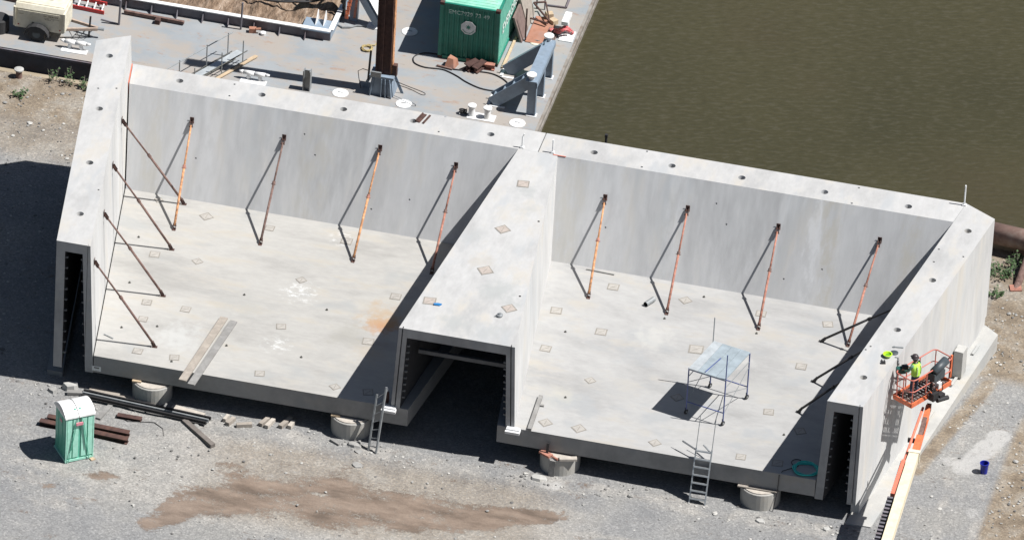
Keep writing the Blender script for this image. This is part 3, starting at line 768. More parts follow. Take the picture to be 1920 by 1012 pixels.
# ------------------------------------------------------------------ rolling scaffold
sc_ = thing('rolling_scaffold', 'blue wheeled scaffold tower with grey metal deck on the right bay floor', 'scaffold', (9.3, -7.9, FZ))
FLp, FRp, BRp = V((8.32, -8.62, 0)), V((9.81, -8.97, 0)), V((10.30, -6.98, 0)); BLp = FLp+BRp-FRp
zd = FZ+2.03
for nm, p, top in (('post', FLp, zd+.03), ('post', FRp, zd+.02), ('post', BRp, zd+.02), ('post', BLp, zd+.02)):
    MB().tube((p.x, p.y, FZ+.2), (p.x, p.y, top), .026, 8).build('post', M['scaffblue'], sc_)
for p in (FRp, BLp):
    MB().tube((p.x, p.y, zd+.025), (p.x, p.y, zd+1.12), .021, 8).build('guard_post', M['scaffblue'] if p is FRp else M['galv'], sc_)
for a, b in ((FLp, FRp), (BLp, BRp)):
    for z in (FZ+.55, zd-.03):
        MB().tube((a.x, a.y, z), (b.x, b.y, z), .022, 8).build('ledger', M['scaffblue'], sc_)
    MB().tube((a.x*.6+b.x*.4, a.y*.6+b.y*.4, FZ+.55), (a.x*.6+b.x*.4, a.y*.6+b.y*.4, FZ+.56), .02, 6)
for a, b in ((FLp, BLp), (FRp, BRp)):
    MB().tube((a.x, a.y, zd-.35), (b.x, b.y, zd-.35), .017, 6).build('side_rail', M['galv'], sc_)
    MB().tube((a.x, a.y, zd-.6), (b.x, b.y, FZ+.5), .014, 6).build('cross_brace', M['galv'], sc_)
    MB().tube((a.x, a.y, FZ+.5), (b.x, b.y, zd-.6), .014, 6).build('cross_brace', M['galv'], sc_)
u = (FRp-FLp)/4; vv = (BLp-FLp); vl = vv.normalized()
for i in range(4):
    p = FLp+u*(i+.5)+V((0, 0, zd+.03)); q = p+vv
    MB().beam(p-vl*.05, q+vl*.05, u.length-.015, .045).build('deck_plank', M['deckplank2' if i in (0,) else 'deckplank'], sc_)
p = FLp+u*1.75+V((0, 0, zd+.08))
MB().tube(p, p+vv*.55+u*.25, .02, 6).build('loose_brace', M['scaffblue'], sc_)
for p in (FLp, FRp, BRp, BLp):
    c_ = MB().beam((p.x, p.y, FZ+.11), (p.x-.02, p.y+.02, FZ+.26), .05, .05).build('caster', M['black'], sc_)
    MB().tube((p.x-.025, p.y+.012, FZ+.095), (p.x+.025, p.y-.012, FZ+.095), .095, 14).build('wheel', M['rubber'], c_)
    MB().tube((p.x-.03, p.y+.014, FZ+.095), (p.x+.03, p.y-.014, FZ+.095), .045, 10).build('hub', M['galv'], c_)

# ------------------------------------------------------------------ ladders
def ladder(name, label, a0, a1, b0, b1, n, mat, railw=.03, raild=.075, ext=None, rungend=1.0, flat=.03):
    a0, a1, b0, b1 = map(V, (a0, a1, b0, b1))
    root = thing(name, label, 'ladder', (a0+b0)/2, None)
    d = (a1-a0).normalized(); sd = (b0-a0).normalized(); nm = d.cross(sd)
    for p, q in ((a0, a1), (b0, b1)):
        MB().beam(p, q, railw, raild, nm).build('rail', mat, root)
    for i in range(n):
        t = (i+.6)/n*rungend
        MB().beam(a0.lerp(a1, t), b0.lerp(b1, t), flat, .05, d if flat > .05 else nm).build('rung', mat, root)
    return root, d, sd
ld = V((0, .57, 1.55)).normalized()
LA = V((9.30, -12.10, GZ)); LB = V((9.90, -12.10, GZ))
lroot, d, sd = ladder('step_ladder', 'grey ladder standing against the front edge of the right slab', LA, LA+ld*2.15, LB, LB+ld*2.15, 7, M['alu'], .05, .07, flat=.14)
for p in (LA, LB):
    MB().tube(p+ld*1.9, p+ld*3.4, .016, 6).build('grab_pole', M['galv'], lroot)
MB().beam(LA+ld*2.05, LA+ld*2.05+V((-.6, .35, .05)), .05, .04).build('stay_arm', M['galv'], lroot)
MB().beam(LB+ld*2.0, LB+ld*2.0+V((-.4, .4, .06)), .05, .04).build('stay_arm', M['galv'], lroot)
ld2 = V((.06, .55, 1.62)).normalized()
A = V((-2.98, -12.30, GZ)); B = V((-2.66, -12.40, GZ))
ladder('extension_ladder', 'narrow weathered ladder leaning on the left slab beside the centre wall', A, A+ld2*2.2, B, B+ld2*2.6, 7, M['galv'], .06, .08, rungend=.98)
single(MB().lathe((-2.6, YF+.25, FZ), [(.07, 0), (.09, .1), (.08, .45), (.05, .5)], 12).tube((-2.6, YF+.25, FZ+.49), (-2.6, YF+.25, FZ+.62), .035, 8, mi=1), 'gas_bottle', [M['rust_dark'], M['white']],
       'dark bottle with white cap standing at the slab edge by the narrow ladder', 'bottle', (-2.6, YF+.25, FZ))

# planks across the slab edge, loose timber on the floors
tilt = -.02
single(MB().beam((-9.83, -7.62, FZ+.07), (-10.28, -12.15, FZ+.03), .30, .055), 'plank', M['wood'], 'brown plank lying across the front edge of the left slab', 'plank', (-10, -9.9, FZ), 'planks over the slab edge')
single(MB().beam((-9.42, -7.76, FZ+.07), (-9.90, -12.32, FZ+.03), .28, .055), 'plank', M['wood_grey'], 'grey plank lying beside the brown one over the slab edge', 'plank', (-9.6, -9.9, FZ), 'planks over the slab edge')
single(MB().beam((2.86, -9.2, FZ+.06), (2.95, -11.5, FZ+.06), .15, .11).box((3.05, -9.75, FZ+.03), (.12, .1, .06)), 'timber_beam', M['wood_grey'], 'grey timber beam on the right slab beside the centre wall', 'timber', (2.9, -10.3, FZ))
tb = MB().tube((5.5, -1.55, FZ+.1), (5.28, -2.0, FZ+.1), .1, 14, cap=False).tube((5.5, -1.55, FZ+.1), (5.28, -2.0, FZ+.1), .085, 14, cap=False, mi=1)
single(tb, 'pipe_offcut', [M['galv'], M['black']], 'short grey pipe lying on the right floor beside a prop', 'pipe', (5.4, -1.8, FZ))
single(MB().beam((2.56, -.2, FZ+.025), (3.66, -.25, FZ+.025), .05, .05), 'wall_batten', M['wood_grey'], 'thin batten lying at the foot of the right rear wall', 'batten', (3.1, -.2, FZ))
single(MB().beam((-13.9, -9.99, FZ+.02), (-13.5, -10.17, FZ+.02), .04, .03), 'steel_rod', M['galv'], 'short thin rod on the left floor near the front', 'rod', (-13.7, -10.1, FZ))
# hose coil and its cable
hp = []
for i in range(90):
    t = i/90*2*math.pi*4; r = .42+.05*math.sin(i*.7)+.02*(i//22)
    hp.append((13.42+r*math.cos(t), -10.93+r*.92*math.sin(t), FZ+.03+.012*(i//22)+.008*math.sin(i)))
single(MB().path(hp, .027, 6), 'hose_coil', M['teal'], 'coiled teal hose on the right slab corner in shade', 'hose', (13.4, -10.9, FZ), smooth=True)
cb = [(12.75, -10.55, FZ+.02), (12.95, -10.45, FZ+.02), (13.3, -10.1, FZ+.02)]
loop = [(13.0+.2*math.cos(t), -10.6+.22*math.sin(t), FZ+.03) for t in [i*.35 for i in range(16)]]
single(MB().path(loop+[(12.9, -11.0, FZ+.03), (12.6, -11.3, FZ+.03), (12.52, YF-.03, FZ-.05), (12.5, YF-.06, -4.4), (12.42, YF-.3, GZ+.03)], .016, 6), 'cable', M['black'],
       'black cable trailing from the hose coil over the slab edge', 'cable', (12.9, -10.9, FZ))
# small items on top of the walls
single(MB().beam((-4.78, 3.1, .02), (-4.92, 2.49, .02), .2, .04).beam((-4.84, 3.1, .06), (-4.98, 2.49, .06), .05, .05), 'steel_plate', M['rust_dark'], 'wider rusty steel piece on the left rear wall top', 'steel plate', (-4.85, 2.8, 0), 'rusty steel pieces on the rear wall')
single(MB().beam((-4.55, 3.07, .025), (-4.68, 2.45, .025), .07, .05), 'steel_plate', M['rust_dark'], 'narrow rusty steel strip beside the wider piece on the rear wall', 'steel plate', (-4.6, 2.8, 0), 'rusty steel pieces on the rear wall')
single(MB().slab([(-1.33, -9.65, .003), (-1.12, -9.63, .003), (-1.05, -9.52, .003), (-1.2, -9.5, .003), (-1.36, -9.56, .003)], (0, 0, 1), .05), 'rag', M['bluetarp'], 'bright blue rag on top of the centre wall', 'rag', (-1.2, -9.57, 0))
single(MB().lathe((1.2, -9.62, .003), [(.1, 0), (.12, .03), (.12, .08), (.06, .1), (.05, .14)], 14).tube((1.02, -9.7, .03), (1.2, -9.65, .06), .02, 6), 'valve_fitting', M['galv'], 'small round metal fitting on top of the centre wall', 'fitting', (1.2, -9.62, 0))
bx, by = 15.66, -7.92
bl = thing('bucket', 'lime green bucket on top of the right wall beside the lift', 'bucket', (bx, by, .003), None)
MB().lathe((bx, by, .003), [(.12, 0), (.15, .10), (.18, .11), (.18, .125), (.14, .125), (.11, .03)], 20).build('pail', M['lime'], bl)
MB().lathe((bx, by, .003), [(.108, .035), (.11, .05)], 16).build('liner', M['limegreen'], bl)
MB().path([(bx-.17*math.cos(t), by-.17*math.sin(t)-.02, .10) for t in [i*math.pi/8 for i in range(9)]], .008, 5).build('handle', M['galv'], bl)
single(MB().lathe((15.86, -7.62, .003), [(.15, 0), (.15, .03), (.1, .05)], 16), 'round_cover', M['dkgrey'], 'grey round lid beside the lime bucket', 'lid', (15.86, -7.62, 0))
gl = MB()
for i in range(5): gl.tube((15.52+i*.03, -8.35, .04), (15.5+i*.035, -8.25-.05*(i % 3), .05), .018, 6)
gl.box((15.6, -8.42, .04), (.16, .12, .07), .3)
single(gl, 'work_glove', M['black'], 'pair of dark work gloves in front of the lime bucket', 'gloves', (15.58, -8.38, 0))
single(MB().beam((15.8, -7.25, .02), (16.12, -7.2, .02), .05, .04).tube((15.8, -7.25, .03), (15.74, -7.26, .03), .04, 8), 'hand_tool', M['galv'], 'grey hammer lying on the edge of the right wall', 'tool', (15.95, -7.2, 0))
ch = MB().path([(xo(-7.9)-.1, -7.9, .02), (xo(-7.9)+.02, -7.9, .02), (xo(-7.9)+.03, -7.9, -.3), (xo(-7.9)+.04, -7.85, -.8), (xo(-7.9)+.03, -7.9, -1.1)], .02, 6)
for i in range(7): ch.box((xo(-7.9)+.035, -7.9+.03*math.sin(i*2), -.12-.15*i), (.04, .1, .09), i)
single(ch, 'lifting_chain', M['galv'], 'grey chain hanging down the outside of the right wall', 'chain', (xo(-7.9), -7.9, -.5))

# ------------------------------------------------------------------ portable toilet
def frame_obj(name, label, cat, corner, ux, group=None):
    root = thing(name, label, cat, corner, group); return root
pc = V((-13.61, -16.50, GZ)); pu = V((.80, .60, 0)); pv = V((-.60, .80, 0))
pt = thing('portable_toilet', 'green portable toilet with white arched roof on the gravel', 'portable toilet', pc)
W_, D_, H_ = 1.12, 1.1, 2.0
def P_(u, v, z): return pc+pu*u+pv*v+V((0, 0, z))
def pbox(mb, u0, u1, v0, v1, z0, z1, mi=0):
    return mb.hexa([P_(u0, v0, z0), P_(u1, v0, z0), P_(u1, v1, z0), P_(u0, v1, z0), P_(u0, v0, z1), P_(u1, v0, z1), P_(u1, v1, z1), P_(u0, v1, z1)], mi)
m_ = MB(); pbox(m_, .02, W_-.02, .02, D_-.02, .12, H_); m_.build('cabin', M['green'], pt)
m_ = MB(); pbox(m_, -.01, W_+.01, -.01, D_+.01, .03, .12); pbox(m_, .0, .12, .0, D_, -.05, .03); pbox(m_, W_-.12, W_, .0, D_, -.05, .03); m_.build('skid_base', M['green_lt'], pt)
m_ = MB()
for u0, u1 in ((.06, .24), (.29, .50), (.62, .83), (.88, 1.06)): pbox(m_, u0, u1, -.012, .022, .2, H_-.08)
pbox(m_, .0, .04, -.015, .03, .12, H_); pbox(m_, W_-.04, W_, -.015, .03, .12, H_)
m_.build('front_panel', M['green_lt'], pt)
m_ = MB()
for v0, v1 in ((.08, .32), (.40, .70), (.78, 1.02)): pbox(m_, .005, .03, v0, v1, .2, H_-.1)
m_.build('side_panel', M['green'], pt)
arc = [(v, H_+.03+.27*math.sin(math.pi*(v+.03)/(D_+.06))**.75) for v in [-.03+i*(D_+.06)/14 for i in range(15)]]
poly = [(-.04, H_-.03)]+arc+[(D_+.04, H_-.03)]
vs = [P_(-.04, v, z) for v, z in poly]+[P_(W_+.04, v, z) for v, z in poly]; n = len(poly)
m_ = MB(); m_.add(vs, [tuple(range(n)), tuple(range(2*n-1, n-1, -1))]+[(i, n+i, n+(i+1) % n, (i+1) % n) for i in range(n)])
roof = m_.build('roof', M['white'], pt)
gp = [(v, H_+.05+(z-H_-.05)*.8) for v, z in [(.08+(.94)*i/10, H_+.06+.20*math.sin(math.pi*i/10)**.7) for i in range(11)]]
m_ = MB().slab([P_(-.042, v, z) for v, z in gp], -pu, .006); m_.build('gable_vent', M['alu'], roof)
m_ = MB()
for u in (.42, .62): m_.lathe(P_(u, .22, H_+.17), [(.05, 0), (.05, .05), (.03, .06)], 10)
m_.build('roof_vent', M['green'], roof)
m_ = MB().path([P_(.5, -.06, H_-.1)]+[P_(.5, v, z+.012) for v, z in arc], .009, 5); m_.build('tie_rope', M['ink'], pt)
m_ = MB()
for a, b in ((.34, .10), (.40, .20), (.70, .93), (.66, .80)):
    m_.tube(P_(a, -.05, H_-.32), P_(b, -.05, .05 if b in (.1, .93) else .55), .013, 6)
m_.tube(P_(.34, -.05, H_-.32), P_(.46, -.05, H_-.02), .012, 6); m_.tube(P_(.70, -.05, H_-.32), P_(.60, -.05, H_-.02), .012, 6)
m_.build('tie_strap', M['green'], pt)
m_ = MB(); pbox(m_, .38, .66, -.075, -.035, H_-.36, H_-.24); m_.build('name_tag', M['pink'], pt)
m_ = MB(); pbox(m_, -.012, .004, .40, .62, H_-.42, H_-.32); m_.build('name_tag', M['pink'], pt)
single(MB().slab([P_(.98, -.2, .0), P_(1.16, -.16, 0), P_(1.1, -.02, 0), P_(.95, -.04, 0)], (0, 0, 1), .05), 'brick_chunk', M['tanwood'], 'brown chunk on the ground at the toilet corner', 'chunk', P_(1.05, -.1, 0))

# ------------------------------------------------------------------ yard scrap
z0 = GZ
def hb(a, b, wd, ht, mat, label, grp, name='steel_beam', t=.02):
    a = V((a[0], a[1], z0+ht/2)); b = V((b[0], b[1], z0+ht/2))
    return single(MB().ibeam(a, b, wd, ht, t), name, mat, label, 'steel beam', (a+b)/2-V((0, 0, ht/2)), grp)
hb((-15.2, -14.28), (-11.72, -14.52), .26, .2, M['rust_dark'], 'rusty steel beam nearest the toilet', 'rusty beams behind the toilet')
hb((-15.0, -13.92), (-11.78, -14.08), .26, .2, M['rust_dark'], 'rusty steel beam lying behind the front one by the toilet', 'rusty beams behind the toilet')
hb((-12.55, -12.95), (-11.6, -12.95), .24, .12, M['rust_dark'], 'short rusty steel beam in front of the black rails', 'rusty beams behind the toilet')
for i, (dy, lb) in enumerate(((0, 'front one of the three long black steel rails'), (.17, 'middle one of the three long black steel rails'), (.34, 'rear one of the three long black steel rails'))):
    a = V((-14.15, -12.2+dy, z0+.12)); b = V((-9.2+.05*i, -12.58+dy, z0+.12))
    m_ = MB().beam(a, b, .14, .02, ).beam(a+V((0, 0, .08)), b+V((0, 0, .08)), .07, .05).beam(a+V((0, 0, .04)), b+V((0, 0, .04)), .03, .07)
    single(m_, 'steel_rail', M['black' if i != 1 else 'galv'], lb, 'rail', (-11.6, -12.3+dy, z0), 'black rails on the gravel')
def timber(a, b, wd, ht, mat, label, zz=0, grp=None, name='timber'):
    a = V((a[0], a[1], z0+zz+ht/2)); b = V((b[0], b[1], z0+zz+ht/2))
    return single(MB().beam(a, b, wd, ht), name, mat, label, 'timber', (a+b)/2, grp)
tg = 'timbers lying around the black rails'
timber((-14.0, -11.45), (-11.25, -11.85), .28, .07, M['wood'], 'wide brown board lying behind the long black rails', .0, tg)
timber((-14.75, -12.02), (-14.1, -11.86), .2, .12, M['wood_grey'], 'short grey timber at the left end of the rails', 0, tg)
timber((-13.18, -13.35), (-12.95, -12.25), .18, .08, M['wood_grey'], 'grey timber lying crosswise between toilet and rails', 0, tg)
timber((-10.75, -11.75), (-9.45, -11.98), .34, .06, M['wood_pale'], 'pale board at the right end behind the rails', 0, tg)
timber((-10.05, -12.55), (-8.6, -13.85), .2, .14, M['wood_dark'], 'brown timber slanting out from the right end of the rails', 0, tg)
bg_ = 'short wood blocks in front of the left slab'
for (a, b, wd, lb) in (((-8.45, -12.3), (-8.3, -11.85), .16, 'short wood block standing first in the row from the rails'),
                       ((-8.1, -12.28), (-7.55, -12.05), .16, 'wood block lying sideways, second in the row from the rails'),
                       ((-8.62, -12.1), (-8.55, -11.75), .12, 'smallest wood block closest to the end of the rails'),
                       ((-7.25, -11.98), (-7.05, -11.45), .16, 'wood block at the left of the pile near the slab edge'),
                       ((-7.0, -12.05), (-6.85, -11.5), .15, 'wood block at the middle of the pile near the slab edge'),
                       ((-6.5, -11.9), (-6.25, -11.2), .17, 'longest wood block near the slab edge'),
                       ((-6.17, -11.82), (-6.1, -11.42), .15, 'last wood block toward the pier by the narrow ladder')):
    timber(a, b, wd, .15, M['wood'] if wd > .15 else M['wood_pale'], lb, .0, bg_, 'wood_block')
cw = [(-12.6, -12.85, z0+.03), (-12.1, -13.15, z0+.02), (-11.6, -13.05, z0+.03), (-11.1, -12.95, z0+.04), (-10.7, -13.25, z0+.03), (-10.55, -13.7, z0+.02)]
single(MB().path(cw, .014, 5), 'wire', M['black'], 'black wire curling over the gravel below the rails', 'wire', (-11.6, -13, z0), smooth=True)
def chunk(c, rx, ry, h, rot, seed, mat, label, grp=None, name='concrete_chunk'):
    rnd = random.Random(seed); pts = []
    for i in range(7):
        t = rot+i/7*6.28; q = .8+.4*rnd.random(); pts.append((c[0]+rx*q*math.cos(t), c[1]+ry*q*math.sin(t)))
    zb = gz(*c)-.03; m_ = MB(); vs = [(x, y, zb) for x, y in pts]+[(c[0]+(x-c[0])*.85, c[1]+(y-c[1])*.85, zb+h*(.7+.5*rnd.random())) for x, y in pts]
    n = 7; m_.add(vs, [tuple(range(6, -1, -1)), tuple(range(7, 14))]+[(i, (i+1) % n, n+(i+1) % n, n+i) for i in range(n)])
    return single(m_, name, mat, label, 'rubble', (c[0], c[1], zb), grp)
rg = 'broken concrete lumps on the gravel'
chunk((-3.55, -12.15), .32, .2, .14, .3, 1, M['stone'], 'flat broken concrete lump in front of the pier by the narrow ladder', rg)
chunk((-3.15, -13.45), .25, .17, .12, 1.1, 2, M['stone'], 'lone concrete lump on the gravel below the narrow ladder', rg)
chunk((-14.7, -11.6), .36, .25, .22, .8, 3, M['pad'], 'pale concrete lump near the left wall foot behind the toilet', rg)
chunk((12.1, -12.5), .22, .15, .1, .2, 4, M['pad'], 'pale concrete lump in front of the pier near the hose', rg)
chunk((14.6, -12.3), .15, .12, .09, .2, 5, M['pad'], 'small concrete lump in front of the right wall', rg)
chunk((-15.3, -12.0), .2, .16, .13, 2.2, 8, M['stone'], 'grey concrete lump left of the pale one by the left wall', rg)
chunk((-3.3, -12.55), .2, .14, .1, 2.2, 9, M['stone'], 'small concrete lump at the foot of the narrow ladder', rg)
chunk((3.55, -12.2), .35, .2, .1, .5, 10, M['pad'], 'pale concrete spill lump at the foot of the banded pier', rg)
single(MB().beam((-4.5, -12.1, z0+.05), (-4.1, -12.35, z0+.05), .08, .08), 'wood_stake', M['wood_grey'], 'grey stake lying left of the pier by the narrow ladder', 'stake', (-4.3, -12.2, z0))
# blue drum on the right track
bz = gz(19.5, -6.9)
bp = thing('blue_bin', 'dark blue plastic bin standing on the gravel track', 'bin', (19.5, -6.9, bz))
MB().lathe((19.5, -6.9, bz), [(.13, 0), (.16, .42), (.18, .43), (.18, .46), (.145, .46), (.12, .06)], 20).build('pail', M['blue'], bp, smooth=False)
MB().path([(19.5+.17*math.cos(t), -6.9-.02, bz+.42-.16*math.sin(t)) for t in [i*math.pi/8 for i in range(9)]], .006, 5).build('handle', M['galv'], bp)

# mooring bollard on the quay
bo = thing('mooring_bollard', 'mushroom shaped bollard on the quay edge at the far left', 'bollard', (-22.39, 8.8, GZ))
MB().lathe((-22.39, 8.8, GZ), [(.16, -.05), (.13, .05), (.12, .32)], 18).build('stem', M['rust_brown'], bo)
MB().lathe((-22.39, 8.8, GZ), [(.12, .32), (.19, .35), (.19, .40), (.1, .43)], 20).build('cap', M['pad'], bo)
# weeds
def weed(x, y, h, n, spread, label, seed, grp='weeds along the quay'):
    rnd = random.Random(seed); m_ = MB(); z = gz(x, y)-.02
    for i in range(n):
        a = rnd.random()*6.28; r = spread*math.sqrt(rnd.random()); hh = h*(.3+.7*rnd.random())
        b = V((x+r*.5*math.cos(a), y+r*.5*math.sin(a), z)); t = b+V((r*.6*math.cos(a), r*.6*math.sin(a), hh))
        m_.tube(b, t, .008, 4, .004, mi=1)
        for k in range(5):
            q = b.lerp(t, .25+.75*rnd.random()); la = rnd.random()*6.28; L = .05+.08*rnd.random()
            dv = V((math.cos(la), math.sin(la), .3*rnd.random()-.05))*L; sv = V((-math.sin(la), math.cos(la), .2))*L*.38
            m_.add([q, q+dv*.5+sv, q+dv, q+dv*.5-sv], [(0, 1, 2, 3)], 0)
    return single(m_, 'weed', [M['leaf'], M['wood']], label, 'weed', (x, y, z), grp)
weed(-21.0, 8.9, .8, 8, .25, 'tall weed on the quay edge, nearer the bollard', 1)
weed(-20.43, 8.9, .75, 9, .25, 'weed on the quay edge, second from the bollard', 2)
weed(-19.7, 8.8, .6, 14, .3, 'weed on the quay edge right against the left wall', 3)
weed(-22.05, 7.5, .3, 18, .3, 'low round weed on the gravel in front of the bollard', 4)
weed(17.35, 7.3, .55, 60, .65, 'leafy weed clump beside the right wall below the rusty pipe', 5)
weed(18.0, 8.1, .6, 50, .55, 'leafy weed clump under the rusty pipe by its post', 6)
weed(17.5, 5.9, .3, 26, .4, 'low weed at the foot of the rusty pipe post', 7)
# rusty pipe with post at the right
zr = gz(17, 9)
rp = thing('rusty_pipe', 'thick rusty pipe along the water edge right of the walls', 'pipe', (19, 8.9, zr))
MB().tube((16.55, 9.05, zr+.75), (23, 8.3, zr+.78), .42, 20).build('pipe_barrel', plain('pipe_rust', (.30, .19, .155), .8, var=.3, scale=2, dirt=(.5, .42, .36), dscale=1.5, damt=.7), rp, smooth=True)
MB().tube((18.0, 8.9, zr+.2), (18.0, 8.9, zr+.5), .3, 14).build('pipe_flange', M['rust_brown'], rp)
ps = thing('steel_post', 'rusty post leaning under the thick pipe', 'post', (18.1, 6.6, zr))
MB().tube((18.15, 6.55, zr-.1), (18.35, 8.45, zr+.75), .15, 14).build('post_tube', M['rust_brown'], ps)
MB().box((18.15, 6.55, zr+.02), (.45, .4, .06), .3).build('base_plate', M['rust_red'], ps)

# ------------------------------------------------------------------ boom lift
lift = thing('boom_lift', 'orange and cream boom lift with its basket against the right wall', 'boom lift', (17.6, -17.5, gz(17.6, -17.5)))
BC = V((17.05, -7.83, -1.27)); bu = V((.4905, .8714, 0)); bv = V((.8714, -.4905, 0))
def Q(u, v, z): return BC+bu*u+bv*v+V((0, 0, z))
hu, hv = 1.14, .445
bk_ = MB()
for z, r in ((.0, .035),):
    pass
fr = MB()
def qb_(mb, u0, u1, v0, v1, z0_, z1_, mi=0):
    return mb.hexa([Q(u0, v0, z0_), Q(u1, v0, z0_), Q(u1, v1, z0_), Q(u0, v1, z0_), Q(u0, v0, z1_), Q(u1, v0, z1_), Q(u1, v1, z1_), Q(u0, v1, z1_)], mi)
floor_ = MB()
for i in range(14):
    u0 = -hu+i*(2*hu/14); qb_(floor_, u0+.02, u0+2*hu/14-.035, -hv+.02, hv-.02, .0, .03)
for v in (-.3, -.1, .1, .3): qb_(floor_, -hu, hu, v-.02, v+.02, -.03, -.002)
floor_.build('basket_floor', M['rust_dark'], lift)
kick = MB()
qb_(kick, -hu, hu, -hv-.02, -hv+.02, -.08, .11); qb_(kick, -hu, hu, hv-.02, hv+.02, -.09, .11)
qb_(kick, -hu-.02, -hu+.02, -hv+.021, hv-.021, -.08, .11); qb_(kick, hu-.02, hu+.02, -hv+.021, hv-.021, -.08, .11)
kick.build('toe_board', M['orange'], lift)
def rail_loop(z, r):
    c = .16; pts = []
    for (su, sv, a0) in ((1, 1, 0), (-1, 1, 90), (-1, -1, 180), (1, -1, 270)):
        for k in range(4):
            a = math.radians(a0+k*30); pts.append(Q(su*(hu-c)+c*math.cos(a), sv*(hv-c)+c*math.sin(a), z))
    return pts
MB().path(rail_loop(1.10, .024), .024, 8, closed=True).build('top_rail', M['orange_rail'], lift, smooth=True)
MB().path(rail_loop(.58, .02), .02, 8, closed=True).build('mid_rail', M['orange_rail'], lift, smooth=True)
for (u_, v_) in ((-hu, -hv+.15), (-.45, -hv), (.3, -hv), (hu-.05, -hv+.1), (hu, hv-.12), (.35, hv), (-.35, hv), (-hu+.08, hv-.05), (-hu, 0)):
    MB().tube(Q(u_, v_, .1), Q(u_, v_, 1.10), .022, 8).build('rail_post', M['orange_rail'], lift)
MB().tube(Q(hu, -.1, .58), Q(hu, hv-.12, 1.1), .03, 8).build('gate_brace', M['orange'], lift)
m_ = MB().beam(Q(hu+.04, hv-.1, .2), Q(hu+.04, hv-.1, 1.18), .07, .07, bu); m_.build('corner_guard', M['orange'], lift)
# control console and its cover
cs = MB(); qb_(cs, -.05, .55, hv-.18, hv+.14, .62, .95); cob = cs.build('control_console', M['dkgrey'], lift)
cv = MB().tube(Q(.02, hv+.02, 1.0), Q(.78, hv-.05, 1.16), .17, 12); cv.build('console_cover', M['dkgrey'], cob, smooth=True)
m_ = MB().beam(Q(.0, hv-.05, .62), Q(.1, hv-.1, .1), .08, .08, bu); m_.build('console_leg', M['black'], cob)
m_ = MB(); qb_(m_, .16, .34, hv+.02, hv+.2, .25, .5); m_.build('data_plate', M['white'], cob)
m_ = MB(); qb_(m_, -.2, .1, hv+.03, hv+.28, -.12, .2); qb_(m_, .12, .4, hv+.03, hv+.35, -.2, .05); m_.build('rotator', M['black'], lift)
m_ = MB().tube(Q(.0, hv+.3, -.12), Q(.55, hv+.36, -.2), .09, 12); m_.build('pivot_pin', M['rubber'], lift)
for k in range(5):
    a = [Q(-.5+k*.2, hv+.0, .16), Q(-.45+k*.2, hv+.10+.03*k, .3+.03*k), Q(-.3+k*.2, hv+.13, .16-.02*k), Q(-.25+k*.2, hv+.06, -.05)]
    MB().path(a, .022, 6).build('hydraulic_hose', M['orange' if k % 2 else 'black'], lift)
# boom: nested box sections running back along the right wall
bz0 = -2.0
def bp_(y, dz=0, dx=0): return V((17.39+.0268*(-8.5-y)+dx, y, bz0+dz))
MB().beam(bp_(-8.0, .12), bp_(-9.0), .2, .26).build('jib_head', M['orange'], lift)
MB().beam(bp_(-7.85, .1), bp_(-10.2), .17, .2).build('fly_section', M['rust_brown'], lift)
MB().beam(bp_(-8.6, 0, .11), bp_(-11.0, 0, .14), .03, .12).build('fly_guide', M['orange'], lift)
MB().beam(bp_(-9.9), bp_(-11.4), .24, .26).build('inner_section', M['orange'], lift)
MB().beam(bp_(-11.1), bp_(-19.2), .37, .40).build('outer_section', M['cream_boom'], lift)
MB().beam(bp_(-11.06), bp_(-11.25), .44, .46).build('wear_collar', M['cream'], lift)
for s in (-.27,):
    MB().tube(bp_(-8.1, .12, -.2), bp_(-12.0, .02, -.30), .05, 8).build('jib_tube', M['pinkred'], lift)
    MB().beam(bp_(-11.7, .05, -.30), bp_(-14.0, .05, -.32), .14, .2).build('cable_tray', M['pinkred'], lift)
    for i in range(16):
        y = -11.8-i*.145; MB().box(bp_(y, .05, -.39), (.02, .05, .14)).build('tray_stud', M['black'], lift)
MB().beam(bp_(-10.15, .02, -.23), bp_(-10.25, .02, -.23), .34, .16).build('tube_clamp', M['black'], lift)
m_ = MB()
for i in range(18):
    y = -14.15-i*.24; MB().box(bp_(y, -.02, -.37), (.22, .11, .16)).build('chain_link', M['hull'], lift)

MB().beam(bp_(-14.1, -.02, -.25), bp_(-18.4, -.02, -.25), .02, .2).build('chain_guide', M['black'], lift)
# chassis (below the picture)
cy = -20.0; gzc = gz(17.7, cy)
MB().box((17.7, cy, gzc+1.25), (1.5, 3.2, .9)).box((17.7, cy+.6, gzc+2.2), (.7, 1.6, 1.3)).build('turntable', M['orange'], lift)
MB().box((17.7, cy, gzc+.65), (1.3, 3.0, .28)).build('chassis', M['cream_boom'], lift)
for sx in (-1, 1):
    for sy in (-1, 1):
        MB().tube((17.7+sx*.72, cy+sy*1.15, gzc+.45), (17.7+sx*1.05, cy+sy*1.15, gzc+.45), .45, 20).build('wheel', M['rubber'], lift)

